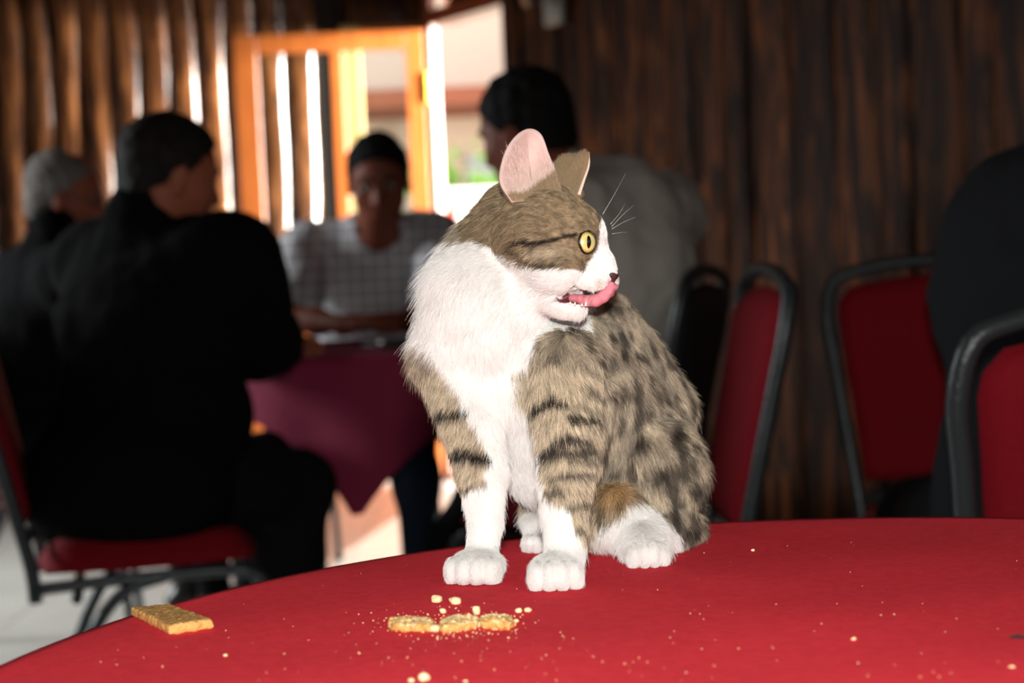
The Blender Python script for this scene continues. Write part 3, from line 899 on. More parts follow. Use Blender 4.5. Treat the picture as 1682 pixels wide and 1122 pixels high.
def make_person(label, J, hair, skin, top, top_name, bottom, sleeves='long', s=1.0, fat=0.0, h=.007, bald=0, collar=True, flare=0.0, vneck=False, baggy=0.0):
    """J: world joints. body (skin) is one mesh; clothes, hair, eyes, shoes are its parts"""
    pts = np.array([v for k, v in J.items() if k not in ('fwd', 'up', 'tf', 'hdL', 'hdR', 'huL', 'huR')])
    lo, hi = pts.min(0) - .30, pts.max(0) + .30; lo[2] = -.02
    tf = unit(J['tf'])                                     # torso facing
    lat = unit(J['shL'] - J['shR'])                        # to the person's left
    upT = unit((J['shL'] + J['shR']) / 2 - J['pel']); Rt = np.stack([unit(np.cross(lat, upT)), lat, upT], 1)
    if Rt[:, 0] @ tf < 0: Rt[:, 0] *= -1
    f = Rt[:, 0]
    mid = (J['shL'] + J['shR']) / 2; pel = J['pel']
    che = mid * .72 + pel * .28; bel = mid * .3 + pel * .7
    def torso(F, g, kk=.05):
        F.ell(pel, (.125 + g, .165 + g + fat, .115 + g), Rt, k=kk)
        F.ell(bel + f * (.02 + fat * .6), (.115 + g + fat, .150 + g + fat, .15), Rt, k=kk)
        F.ell(che, (.115 + g + fat * .5, .165 + g + fat * .5, .17), Rt, k=kk)
        F.cone(J['shL'] * .82 + mid * .18 - upT * .01, J['shR'] * .82 + mid * .18 - upT * .01, .070 + g, .070 + g, kk)
        F.cone(mid + upT * .02, J['neck'], .085 + g * .5, .066, .04)
    def arm(F, S, g, a0=0, a1=2, k=.03):
        sh, el, wr_ = J['sh' + S], J['el' + S], J['wr' + S]
        F.cone(sh, sh * .45 + el * .55, .062 + g, .050 + g, k)
        F.cone(sh * .5 + el * .5, el, .051 + g, .043 + g, k)
        if a1 > 1: F.cone(el, el * .5 + wr_ * .5, .043 + g, .037 + g, k); F.cone(el * .55 + wr_ * .45, wr_, .038 + g, .026 + g * .8, k)
    def leg(F, S, g, k=.04):
        hp, kn, an = J['hip' + S], J['kn' + S], J['an' + S]
        F.cone(hp, hp * .4 + kn * .6, .088 + g, .072 + g, k); F.cone(hp * .5 + kn * .5, kn, .075 + g, .058 + g, k)
        F.cone(kn, kn * .6 + an * .4, .056 + g, .054 + g, k); F.cone(kn * .65 + an * .35, an, .054 + g, .037 + g, k)
    # ---- skin: one continuous body
    B = Field(lo, hi, h)
    torso(B, -.012)
    for S in 'LR': arm(B, S, -.004); leg(B, S, -.012)
    for S in 'LR':
        if ('hd' + S) in J: fingers(B, J['wr' + S], J['hd' + S], J['hu' + S], -1 if S == 'L' else 1, curl=.45)
    R, q = head_field(B, J['head'], J['fwd'], J['up'], s, fat * .25)
    B.cone(J['neck'] - upT * .02, q(-.022, 0, -.055), .060 + fat * .3, .056 + fat * .3, .025)
    root = B.build('person', [skin]); tag(root, label, 'person', kind='thing')
    # ---- hair
    Hf = Field(np.array(J['head']) - .17, np.array(J['head']) + .17, .0045)
    g = .008
    Hf.ell(q(-.014, 0, .034), np.array([.098 + g, .077 + g, .088 + g]) * s, R, k=.01)
    Hf.ell(q(-.055, 0, -.030), np.array([.052, .066, .06]) * s, R, k=.02)
    for a in (1, -1): Hf.ell(q(.012, a * .070, .012), np.array([.020, .012, .036]) * s, R, k=.01)
    Hf.rough(.004, 55)
    Hf.plane_cut(q(.058 - bald * .05, 0, .062), R[:, 0] * .80 - R[:, 2] * .62 + 0)
    def keep(V):
        d = (V - np.array(J['head'])) @ R / s
        front = d[:, 0] > .050 - bald * .03
        k = ~((d[:, 2] < -.075) | ((d[:, 0] > .040) & (d[:, 2] < .045)) | ((d[:, 0] > .008) & (d[:, 2] < -.02)))
        if bald: k &= ~((d[:, 2] > .085) & (d[:, 0] > -.02) & (np.abs(d[:, 1]) < .05))
        return k
    hr = Hf.build('hair', [hair], root, keep=keep)
    # ---- eyes, brows
    for a in (1, -1):
        for nm, r_, dx, m_ in (('eye', .0125, .066, M_eyew), ('iris', .0062, .0738, M_iris)):
            c = q(dx, a * .032, .003)
            mb = MB(); 
            for i in range(1): mb.tube([c + R[:, 2] * r_ * s * math.cos(t_) for t_ in np.linspace(PI, 0, 7)], [max(1e-4, r_ * s * math.sin(t_)) for t_ in np.linspace(PI, 0, 7)], 10)
            adopt(mb.build(nm, m_), root)
        mb = MB().tube([q(.089, a * .014, .026), q(.088, a * .030, .031), q(.076, a * .050, .026)], [.003, .0045, .002], 6)
        adopt(mb.build('eyebrow', hair), root)
    # ---- top
    T = Field(lo, hi, max(h, .007))
    gg = .012 + baggy
    torso(T, gg)
    for S in 'LR':
        if sleeves == 'long': arm(T, S, .012 + baggy * .7)
        else:
            sh, el = J['sh' + S], J['el' + S]
            T.cone(sh, sh * .18 + el * .82, .066 + baggy, .066 + baggy, .03)
    if sleeves == 'long':
        pass
    if sleeves == 'long': T.cone(mid * .5 + J['neck'] * .5, J['neck'] + upT * .030 - f * .006, .090, .074, .03)
    if flare: T.ell(pel - upT * .02, (.17 + flare, .20 + flare, .13), Rt, k=.05)
    T.rough(.010 if baggy else .006, 11, stretch=(1, 1, .6)); T.rough(.004, 30)
    if sleeves != 'long':
        for S in 'LR':                       # open cuffs
            sh, el = J['sh' + S], J['el' + S]
            T.ell(sh * .10 + el * .90, (.055, .055, .055), k=.006, sub=True)
    # neck opening
    o_ = sleeves == 'long'
    T.cone(J['neck'] + upT * (.045 if o_ else -.005) + f * (.05 if o_ else .02), J['neck'] + upT * .10 + f * (.11 if o_ else .04), .050 if o_ else .064, .09, .01, sub=True)
    if vneck: T.cone(J['neck'] + f * .06, J['neck'] + f * .155 - upT * .15, .052, .024, .006, sub=True)
    tp = T.build(top_name, [top], root)
    if collar and sleeves != 'long':
        cb = MB(); pts_ = []
        for k_ in range(13):
            a = math.radians(55 + 250 * k_ / 12)
            pts_.append(J['neck'] + upT * (.012 - .02 * max(0, math.cos(a))) + f * math.cos(a) * .078 + lat * math.sin(a) * .078)
        cb.tube(spline(pts_, 3), .015, 8)
        c_ = cb.build('collar', top); adopt(c_, tp)
    # ---- trousers and shoes
    L_ = Field(lo, hi, .009)
    L_.ell(pel - upT * .02, (.135 + fat, .170 + fat, .10), Rt, k=.04)
    for S in 'LR': leg(L_, S, .008)
    L_.rough(.007, 13)
    L_.build('trousers', [bottom], root)
    for S in 'LR':
        an = J['an' + S]; kn = J['kn' + S]; d = unit([tf[0], tf[1], 0]); e = an.copy(); e[2] = .045
        Sf = Field(e - .25, e + .25, .007)
        Rs = frame(d, (0, 0, 1))
        Sf.ell(e + d * .02, (.09, .043, .045), Rs, k=.03); Sf.ell(e + d * .11 - np.array([0, 0, .012]), (.09, .046, .032), Rs, k=.04)
        Sf.cone(e, e + np.array([0, 0, .06]), .045, .045, .02)
        Sf.F = np.maximum(Sf.F, ((Sf.lo[2] + Sf.h * np.arange(Sf.n[2]))[None, None, :] * -1 + .002).astype(np.float32))
        Sf.build('shoe', [M_shoe], root)
    return root, R, q

def sitter(head, neck, shL, shR, pel, tf, seat=.47, kneeL=None, kneeR=None, anL=None, anR=None):
    tf = unit(tf); lat = unit(np.cross([0, 0, 1], tf))
    J = dict(head=np.array(head), neck=np.array(neck), shL=np.array(shL), shR=np.array(shR), pel=np.array(pel), tf=tf)
    for S, a in (('L', 1), ('R', -1)):
        J['hip' + S] = J['pel'] + lat * a * .095 + tf * .03 - np.array([0, 0, .02])
        k = J['hip' + S] + tf * .40 + lat * a * .06; k[2] = .52; J['kn' + S] = k
        n = k + tf * .02; n[2] = .09; J['an' + S] = n
    for nm, v in (('knL', kneeL), ('knR', kneeR), ('anL', anL), ('anR', anR)):
        if v is not None: J[nm] = np.array(v)
    return J

# --- man in the black jacket, back turned, left of the card table
J = sitter(G(281, 3.05, 1.160), G(243, 3.03, 1.055), G(155, 3.20, 1.0), G(385, 2.96, .985), G(215, 2.98, .585), (.80, .60, 0),
           kneeL=G(430, 3.55, .54), kneeR=G(490, 3.14, .545), anR=G(455, 3.20, .09), anL=G(420, 3.6, .09))
J.update(fwd=(.86, .46, -.26), up=(.25, .1, 1), elL=G(300, 3.50, .80), wrL=G(420, 3.68, .815), elR=G(432, 3.12, .835), wrR=G(455, 3.42, .815),
         hdR=(.45, .9, 0), huR=(0, 0, 1), hdL=(.8, .4, 0), huL=(0, 0, 1))
make_person('heavyset man in a black jacket seated with his back to us beside the maroon table', J, M_haird, M_skin, M_blackc, 'jacket', M_trous, fat=.02, flare=.02, baggy=.022, s=.93)

# --- white-haired man with glasses at the far left
J = sitter(G(110, 4.25, 1.195), G(92, 4.22, 1.075), G(30, 4.42, .99), G(125, 4.0, .98), G(40, 4.2, .585), (.90, .42, 0))
J.update(fwd=(.93, .10, -.20), up=(.2, 0, 1), elL=G(90, 4.62, .80), wrL=G(230, 4.6, .815), elR=G(180, 4.15, .80), wrR=G(280, 4.35, .815),
         hdR=(1, .2, 0), huR=(0, 0, 1), hdL=(1, 0, 0), huL=(0, 0, 1))
p2, R_, q_ = make_person('white-haired man in dark clothes and glasses, farthest left behind the jacketed man', J, M_hairg, M_skin, M_blackc, 'jacket', M_trous, baggy=.012, bald=.25, h=.0075)
g2 = MB()
for a in (1, -1):
    ring = [q_(.097, a * .034 + .023 * math.cos(t_), .002 + .018 * math.sin(t_)) for t_ in np.linspace(0, 2 * PI, 14)[:-1]]
    g2.tube(ring, .0018, 5, closed=True); g2.tube([q_(.095, a * .057, .006), q_(.0, a * .084, .010)], .0018, 5)
g2.tube([q_(.098, .011, .006), q_(.098, -.011, .006)], .0018, 5)
adopt(g2.build('glasses', M_specs), p2)

# --- man in the checked shirt facing us across the table
J = sitter(G(622, 4.62, 1.225), G(622, 4.72, 1.10), G(722, 4.80, 1.05), G(502, 4.78, 1.04), G(610, 4.92, .60), (0, -1, 0))
J.update(fwd=(.05, -.94, -.34), up=(0, -.3, 1), elL=G(722, 4.50, .825), wrL=G(640, 4.28, .825), elR=G(480, 4.46, .835), wrR=G(570, 4.22, .825),
         hdL=(-.85, -.35, .05), huL=(0, -.3, 1), hdR=(.8, -.4, .1), huR=(0, -.3, 1))
make_person('man in a grey and white checked short-sleeved shirt facing us across the maroon table', J, M_hairb, M_skin2, M_check, 'shirt', M_jeans, sleeves='short', fat=.025, vneck=True, baggy=.014, s=1.09, h=.0062)

# --- man in the grey shirt, back turned, right of the card table
J = sitter(G(862, 3.28, 1.235), G(905, 3.26, 1.10), G(880, 2.98, .99), G(1060, 3.42, 1.0), G(1005, 3.22, .60), (-.88, .47, 0),
           kneeL=G(820, 3.35, .54), kneeR=G(860, 3.6, .54))
J['shL'], J['shR'] = G(925, 3.10, 1.05), G(1090, 3.42, 1.055)
J.update(fwd=(-.80, .52, -.30), up=(-.25, .1, 1), elL=G(905, 3.25, .81), wrL=G(790, 3.45, .815), elR=G(980, 3.72, .82), wrR=G(840, 3.85, .815),
         hdL=(-.9, .3, 0), huL=(0, 0, 1), hdR=(-.9, 0, 0), huR=(0, 0, 1))
make_person('dark-haired man in a plain grey shirt, back turned, behind the kitten\'s head', J, M_hairb, M_skin2, M_greys, 'shirt', M_trous, fat=.035, baggy=.022)

# --- dark-coated figure at the right edge
J = sitter(G(1850, 2.10, 1.235), G(1825, 2.10, 1.10), G(1682, 2.12, .985), G(1900, 2.02, .99), G(1806, 2.05, .60), (.08, 1, 0))
J.update(fwd=(.2, .95, -.2), up=(0, 0, 1), elL=G(1640, 2.28, .76), wrL=G(1700, 2.52, .72), elR=G(1880, 2.3, .76), wrR=G(1800, 2.52, .72),
         hdL=(.5, .8, 0), huL=(0, 0, 1), hdR=(-.5, .8, 0), huR=(0, 0, 1))
make_person('figure in a charcoal coat cut off by the right edge, seated with back turned', J, M_haird, M_skin, M_navy, 'coat', M_trous, fat=.02, flare=.0, baggy=.025, h=.008)

# things lying on the card players' cloth
M_card = mat('pale_blue_paper', srgb(190, 204, 220), .6)
M_ash = mat('dark_glass_dish', srgb(40, 34, 34), .3)
for k_, (x_, y_, a_, lb) in enumerate(((652, 4.25, .3, 'pale folded paper lying on the maroon cloth nearest the checked-shirt man'), (630, 4.02, -.4, 'pale paper slip on the maroon cloth in front of the folded paper'))):
    g_ = G(x_, y_, Z2)
    o_ = MB().box((-.045, -.03, .0012), (.045, .03, .007 + .004 * (1 - k_)), bev=.001).build('paper', M_card, None, False); o_.location = g_; o_.rotation_euler = (0, 0, a_)
    tag(o_, lb, 'paper')
g_ = G(650, 3.82, Z2)
o_ = MB().tube([(0, 0, .001), (0, 0, .004), (0, 0, .022), (0, 0, .024), (0, 0, .010), (0, 0, .009)], [.036, .042, .052, .048, .036, .001], 24).build('dish', M_ash); o_.location = g_
tag(o_, 'small round dark dish on the maroon cloth', 'dish')

# ================================================================ THE KITTEN
S_ = 1.05 / FPX
cF = Field(P(640, 1010, 1.0) + np.array([0, -.06, -.02]), P(1215, 190, 1.0) + np.array([.06, .36, .02]), .0016)
cF.lo[2] = TABLE_Z - .004
def px(r, d): return r * d / FPX
def cC(a, b, k=14):
    """a, b = (x, y, depth, radius px)"""
    cF.cone(P(*a[:3]), P(*b[:3]), px(a[3], a[2]), px(b[3], b[2]), px(k, 1.05))
CAMR = CR.copy()
def cE(x, y, d, rx, ry, rz, rot=0.0, k=14, sub=False):
    """ellipsoid: half-axes across, up and away in pixels, rot = degrees anticlockwise in view"""
    c, s = math.cos(math.radians(rot)), math.sin(math.radians(rot))
    R = CAMR @ np.array([[c, -s, 0], [s, c, 0], [0, 0, 1]])
    cF.ell(P(x, y, d), np.array([rx, ry, rz]) * d / FPX, R, px(k, 1.05), sub)
# trunk
cC((925, 585, 1.125, 98), (1042, 768, 1.175, 108), 30)
cE(1040, 775, 1.17, 108, 96, 112, 0, 20)
cC((1000, 520, 1.15, 40), (1088, 672, 1.185, 50), 26)
cE(815, 560, 1.085, 100, 135, 88, 0, 26)
cC((850, 640, 1.085, 78), (895, 745, 1.12, 72), 26)
cC((895, 745, 1.12, 70), (960, 800, 1.15, 72), 26)
cE(795, 500, 1.065, 82, 98, 76, 6, 26); cC((885, 468, 1.048, 42), (805, 520, 1.062, 62), 30); cE(756, 558, 1.075, 58, 74, 62, 0, 26)                         # chest ruff
cC((800, 480, 1.07, 80), (850, 395, 1.075, 70), 26)              # neck
cC((782, 440, 1.09, 60), (845, 352, 1.09, 54), 20)               # nape
cC((880, 560, 1.10, 72), (960, 540, 1.14, 62), 22)               # withers
# fore legs
cC((742, 590, 1.08, 54), (775, 690, 1.065, 47), 22)
cC((775, 690, 1.065, 46), (791, 780, 1.058, 37), 12)
cC((791, 780, 1.058, 35), (797, 860, 1.055, 25.5), 8)
cC((797, 860, 1.055, 25.5), (790, 920, 1.052, 25), 8)
cC((925, 600, 1.06, 62), (932, 700, 1.045, 50), 22)
cC((932, 700, 1.045, 49), (930, 790, 1.035, 39), 12)
cC((930, 790, 1.035, 39), (927, 860, 1.03, 32), 8)
cC((927, 860, 1.03, 32), (925, 920, 1.025, 31), 8)
cC((962, 650, 1.085, 45), (955, 760, 1.07, 30), 16)              # elbow skin fold
# haunch
cE(1065, 775, 1.13, 86, 92, 62, 12, 14)
cE(1010, 845, 1.105, 42, 48, 40, 0, 16)
cC((1085, 860, 1.125, 50), (1110, 872, 1.16, 42), 14)
cE(1000, 870, 1.12, 40, 28, 40, 0, 14)
# tail root curling behind
cC((1120, 850, 1.20, 30), (1010, 850, 1.25, 22), 12)
def paw(cx, ybot, w, hgt, yaw=0.0, deep=44, back=0.0):
    b = onz(cx, ybot, TABLE_Z); d = (b - CO)[1] / 1.0
    k = d / FPX
    fw = np.array([math.sin(math.radians(yaw)), -math.cos(math.radians(yaw)), 0]); rt = np.array([-fw[1], fw[0], 0]); up = np.array([0, 0, 1.])
    R = np.stack([rt, -fw, up], 1)
    c = b - fw * (.016 + back) + up * hgt * k * .46
    cF.ell(c - fw * .004, (w * k * .92, deep * k, hgt * k * .55), R, px(10, 1.05))
    for i in range(4):
        o = (i - 1.5) / 1.5
        tc = c + rt * o * w * k * .66 + fw * (.0100 - .0040 * o * o) - up * hgt * k * (.02 + .06 * abs(o))
        cF.ell(tc, (w * k * .30, w * k * .46, hgt * k * .46), R, px(4.5, 1.05))
    return c
pawL = paw(770, 964, 51, 54, -16)
pawR = paw(915, 974, 48, 58, 2)
pawH = paw(1070, 936, 36, 52, 6)
pawF = paw(872, 912, 27, 36, -25, 34)
cF.cone(pawH + np.array([0, .02, .004]), P(1056, 862, 1.12), .014, .020, .016)
cF.cone(pawF + np.array([0, .015, .008]), P(905, 845, 1.17), .012, .022, .008)

# head frame: f forward, l away from the viewer, u up; pixels at the head's depth
YAW = math.radians(33)
HR = CAMR @ np.stack([[math.cos(YAW), 0, math.sin(YAW)], [math.sin(YAW), 0, -math.cos(YAW)], [0, 1, 0]], 1)
HC = P(885, 400, 1.045)
def hq(f, l, u): return HC + HR @ np.array([f, l, u]) * S_
def hE(f, l, u, rf, rl, ru, k=8, sub=False, rot=0.0, F=None):
    c, s = math.cos(math.radians(rot)), math.sin(math.radians(rot))
    R = HR @ np.array([[c, 0, -s], [0, 1, 0], [s, 0, c]])
    (F or cF).ell(hq(f, l, u), np.array([rf, rl, ru]) * S_, R, k * S_, sub)
def hC(a, b, ra, rb, k=8, sub=False): cF.cone(hq(*a), hq(*b), ra * S_, rb * S_, k * S_, sub)
hE(14, 0, 14, 86, 78, 76, 12)                    # skull
hE(66, 0, 12, 52, 50, 50, 14)                    # forehead
for a in (-1, 1):
    hE(55, a * 40, -42, 52, 30, 36, 16)          # cheek
    hC((80, a * 30, 26), (112, -30, 10) if a < 0 else (94, 25, 14), 15, 11 if a < 0 else 10, 10)   # brow over the eye
    hE(110, a * 16, -62, 29, 17, 18, 9)          # whisker pad
hC((86, 0, 10), (123, 0, -34), 28, 16, 14)       # bridge
hC((123, 0, -34), (138, 0, -52), 15, 9, 8)       # nose
hE(110, 0, -52, 30, 20, 21, 10)
hC((8, 0, -60), (54, 0, -92), 44, 27, 18)      # jaw
hC((44, 0, -99), (71, 0, -108), 23, 16, 16)     # chin
# the open mouth: a slit from the corner forwards
hE(84, -8, -89, 30, 30, 11, 3, True, rot=-8)
hE(62, -24, -89, 14, 20, 8, 3, True)
cF.cone(P(842, 326, 1.046), P(922, 322, 1.044), px(13, 1.03), px(15, 1.03), px(14, 1.03))   # ear roots
cF.cone(P(918, 312, 1.078), P(950, 322, 1.074), px(11, 1.07), px(10, 1.07), px(12, 1.07))
# eye hollows
EYE = np.array([98.0, -26.5, -4]); EYF = np.array([82.0, 16, -4])
hE(EYE[0] - 1, EYE[1] + 1, EYE[2], 25.5, 25, 26, 8)
RINGS = (EYE + np.array([.84, -.526, 0]) * 17 + np.array([4, -1, 0]), EYF + np.array([.795, .576, 0]) * 17)
for e in RINGS[:1]: hE(e[0], e[1], e[2], 13.5, 13.5, 19, 2, True)
cF.F = np.maximum(cF.F, (TABLE_Z + .0004 - (cF.lo[2] + cF.h * np.arange(cF.n[2])))[None, None, :].astype(np.float32))

# ---- coat pattern
def poly_in(x, y, poly):
    r = np.zeros(x.shape, bool); n = len(poly); j = n - 1
    for i in range(n):
        xi, yi = poly[i]; xj, yj = poly[j]
        c = ((yi > y) != (yj > y)) & (x < (xj - xi) * (y - yi) / ((yj - yi) or 1e-9) + xi)
        r ^= c; j = i
    return r
def seg_d(x, y, pts):
    best = np.full(x.shape, 1e9)
    for (ax, ay), (bx, by) in zip(pts[:-1], pts[1:]):
        dx, dy = bx - ax, by - ay; t = np.clip(((x - ax) * dx + (y - ay) * dy) / (dx * dx + dy * dy + 1e-9), 0, 1)
        best = np.minimum(best, np.hypot(x - ax - t * dx, y - ay - t * dy))
    return best
WHITE = [
    [(600, 372), (729, 398), (785, 396), (825, 412), (853, 428), (884, 440), (927, 440), (958, 446), (972, 424), (984, 402), (986, 372), (998, 338), (1012, 352), (1100, 380), (1100, 478), (990, 500), (969, 520), (962, 538), (915, 540), (892, 552), (866, 590), (836, 606), (848, 640), (868, 672), (884, 712), (892, 758), (896, 812), (922, 832), (938, 840), (948, 868), (966, 900), (985, 1010), (690, 1010), (700, 810), (757, 806), (795, 797), (803, 749), (789, 721), (770, 675), (757, 645), (733, 600), (710, 573), (678, 540), (655, 520)],
    [(962, 905), (975, 872), (1000, 852), (1040, 818), (1068, 826), (1092, 858), (1118, 880), (1125, 950), (960, 950)],
    [(840, 840), (905, 840), (905, 950), (830, 950)],
]
STR = [([(947, 386), (925, 391), (900, 396), (872, 399), (846, 397)], 3.6, 1),
       ([(838, 402), (852, 414), (868, 427), (886, 434), (915, 436)], 3.2, .75),
       ([(930, 372), (905, 380), (880, 384)], 2.5, .3), ([(983, 346), (988, 372)], 3, .5), ([(870, 352), (900, 366)], 3, .3),
       ([(712, 674), (740, 672), (768, 670)], 7, 1), ([(697, 598), (728, 594)], 3.5, .7), ([(705, 625), (735, 628)], 3, .4),
       ([(748, 738), (772, 742), (803, 752)], 9, 1), ([(757, 800), (794, 792)], 4, .8),
       ([(826, 604), (860, 603), (885, 597), (905, 583)], 3.5, .75), ([(840, 626), (880, 620)], 3, .4), ([(886, 560), (896, 542)], 5, .6),
       ([(866, 662), (882, 658), (905, 651), (930, 655)], 9, 1), ([(940, 682), (975, 686)], 7.5, .95), ([(935, 655), (985, 668)], 6, .6),
       ([(888, 745), (915, 722), (945, 712), (965, 716)], 7.5, .95), ([(892, 742), (935, 738), (975, 730)], 8, .9), ([(935, 755), (975, 748)], 5, .7),
       ([(905, 783), (940, 780), (968, 772)], 5.5, .8), ([(893, 799), (918, 803)], 6, .75), ([(930, 832), (968, 818)], 6, .8), ([(945, 872), (958, 866)], 5, .6),
       ([(962, 630), (990, 646)], 7, .7), ([(925, 600), (950, 590), (985, 612)], 4, .45), ([(930, 540), (985, 570)], 4, .4),
       ([(1000, 550), (1030, 600)], 5, .3)]
SPOTS = [(1005, 508, 14, 8), (1045, 575, 9, 14), (1072, 640, 10, 15), (1030, 640, 8, 13), (1000, 590, 8, 12), (1102, 705, 10, 15), (1052, 722, 11, 17),
         (1085, 770, 10, 14), (1058, 778, 8, 12), (1130, 752, 9, 15), (1015, 768, 11, 9), (1145, 800, 10, 13), (1112, 818, 9, 10), (1095, 838, 8, 8), (1002, 705, 9, 13),
         (1128, 862, 16, 8), (1150, 850, 9, 9), (1015, 822, 6, 9), (1060, 670, 7, 10), (985, 740, 6, 12), (1120, 780, 7, 10), (1035, 800, 9, 8), (1080, 600, 7, 12)]
C_W = np.array(srgb(254, 251, 246)); C_CR = np.array(srgb(208, 190, 162)); C_GR = np.array(srgb(154, 141, 122)); C_HD = np.array(srgb(148, 127, 98))
C_DK = np.array(srgb(32, 26, 22)); C_OR = np.array(srgb(206, 164, 112)); C_PK = np.array(srgb(226, 172, 164))
def coat(p, jit=None):
    """coat colour of a point of the kitten"""
    x, y, d = to_px(p)
    n1 = vnoise(p * 190); n2 = vnoise(p * 420 + 9); n3 = vnoise(p * 75 + 4)
    fh = np.where((y < 445 + (x - 850) * .12) & (x > 790), .3, .85)
    xx = x + ((n1 - .5) * 13 + (n3 - .5) * 8) * fh; yy = y + (vnoise(p * 190 + 40) - .5) * 13 * fh
    if jit is not None: xx = xx + jit[:, 0] * 4 * fh; yy = yy + jit[:, 1] * 4 * fh
    head = (y < 445 + (x - 850) * .12) & (x > 770)
    t = np.clip((n3 - .3) * 1.8, 0, 1)[:, None]
    base = C_CR * t + C_GR * (1 - t)
    base = np.where(head[:, None], C_HD * (.85 + .4 * n1[:, None]), base)
    leg = ((x < 985) & (y > 590))[:, None]
    base = np.where(leg, C_CR * .95 * (.85 + .25 * n1[:, None]), base)
    # tan under-eye patch
    u = np.exp(-((x - 895) ** 2 / 900 + (y - 416) ** 2 / 90))[:, None]; base = base * (1 - .7 * u) + C_CR * 1.15 * .7 * u
    # broken ticking over back and flank
    back = np.clip((x - 880) / 60, 0, 1) * np.clip((y - 470) / 40, 0, 1) * ~leg[:, 0]
    tick = np.clip((vnoise(p * np.array([150, 150, 85]) + 3) - .55) * 7, 0, 1) * back
    base = base * (1 - .82 * tick[:, None]) + C_DK * 1.2 * .82 * tick[:, None]
    tick2 = np.clip((vnoise(p * 560 + 7) - .45) * 3, 0, 1) * head
    base = base * (1 - .5 * tick2[:, None]) + C_DK * 1.8 * .5 * tick2[:, None]
    base = base * (.62 + .72 * vnoise(p * np.array([520, 520, 330]) + 17))[:, None]
    o = np.exp(-((x - 1012) ** 2 / 500 + (y - 812) ** 2 / 420))[:, None]; base = base * (1 - o) + C_OR * o
    a = np.zeros(len(x))
    for pts, w, st in STR:
        dd = seg_d(xx, yy, pts); a = np.maximum(a, st * np.clip((w * 1.25 - dd) / (w * .5), 0, 1))
    for sx, sy, rx, ry in SPOTS:
        dd = np.hypot((xx - sx) / rx, (yy - sy) / ry); a = np.maximum(a, .72 * np.clip((1.25 - dd) / .5, 0, 1))
    base = base * (1 - a[:, None]) + C_DK * a[:, None]
    near = d < np.where(y > 560, 1.155, 1.11)
    w = np.zeros(len(x), bool)
    for pl_ in WHITE: w |= poly_in(xx if jit is None else xx, yy, pl_)
    w &= near | (y > 835)
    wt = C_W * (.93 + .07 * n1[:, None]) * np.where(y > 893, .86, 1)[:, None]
    greyish = np.exp(-((x - 985) ** 2 / 300 + (y - 478) ** 2 / 60))[:, None] * .0
    base = np.where(w[:, None], wt, base)
    # nose-side tan smudge
    s_ = np.exp(-((x - 985) ** 2 / 40 + (y - 464) ** 2 / 60))[:, None]; base = base * (1 - .6 * s_) + C_CR * .7 * .6 * s_
    # pink mouth lining
    q = (p - HC) @ HR / S_
    mo = (((q[:, 0] - 86) / 35) ** 2 + ((q[:, 1] + 6) / 29) ** 2 + ((q[:, 2] + 89) / 12.5) ** 2 < 1.0) | (((q[:, 0] - 64) / 14) ** 2 + ((q[:, 1] + 20) / 18) ** 2 + ((q[:, 2] + 90) / 9) ** 2 < 1)
    base = np.where(mo[:, None], np.array(srgb(120, 56, 60)), base)
    # dark eye rims
    for e in RINGS:
        de = np.linalg.norm((q - e) * np.array([1, 1, .8]), axis=1); base = np.where((de < 15.5)[:, None], C_DK * .8, base)
    return np.clip(base, 0, 1)

M_coat = bpy.data.materials.new('kitten_skin_coat'); M_coat.use_nodes = True
_n = M_coat.node_tree.nodes; _a = _n.new('ShaderNodeAttribute'); _a.attribute_name = 'coat'
M_coat.node_tree.links.new(_a.outputs['Color'], _n['Principled BSDF'].inputs['Base Color'])
_n['Principled BSDF'].inputs['Roughness'].default_value = .8; _n['Principled BSDF'].inputs['Specular IOR Level'].default_value = .15
M_fur = bpy.data.materials.new('kitten_fur'); M_fur.use_nodes = True
_n = M_fur.node_tree.nodes; _a = _n.new('ShaderNodeAttribute'); _a.attribute_name = 'coat'
_n['Principled BSDF'].inputs['Roughness'].default_value = .55; _n['Principled BSDF'].inputs['Specular IOR Level'].default_value = .25
M_fur.node_tree.links.new(_a.outputs['Color'], _n['Principled BSDF'].inputs['Base Color'])

V, Q = cF.net()
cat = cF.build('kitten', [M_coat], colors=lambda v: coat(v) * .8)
tag(cat, 'brown tabby and white kitten sitting on the red cloth, head turned, tongue out', 'cat', kind='thing')

# ---- fur: strands rooted over the skin, laid along the lie of the coat
A_, B_, Cc, D_ = V[Q[:, 0]], V[Q[:, 1]], V[Q[:, 2]], V[Q[:, 3]]
tri = np.concatenate([np.stack([A_, B_, Cc], 1), np.stack([A_, Cc, D_], 1)])
def roots(tri, n, rg):
    ar = np.linalg.norm(np.cross(tri[:, 1] - tri[:, 0], tri[:, 2] - tri[:, 0]), axis=1) / 2
    ix = rg.choice(len(tri), n, p=ar / ar.sum())
    u, v = rg.random(n), rg.random(n); m = u + v > 1; u[m], v[m] = 1 - u[m], 1 - v[m]
    return tri[ix, 0] + (tri[ix, 1] - tri[ix, 0]) * u[:, None] + (tri[ix, 2] - tri[ix, 0]) * v[:, None]
rg = np.random.default_rng(11)
R0 = roots(tri, 620000, rg)
nrm = cF.grad(R0)
x, y, d = to_px(R0)
qh = (R0 - HC) @ HR / S_
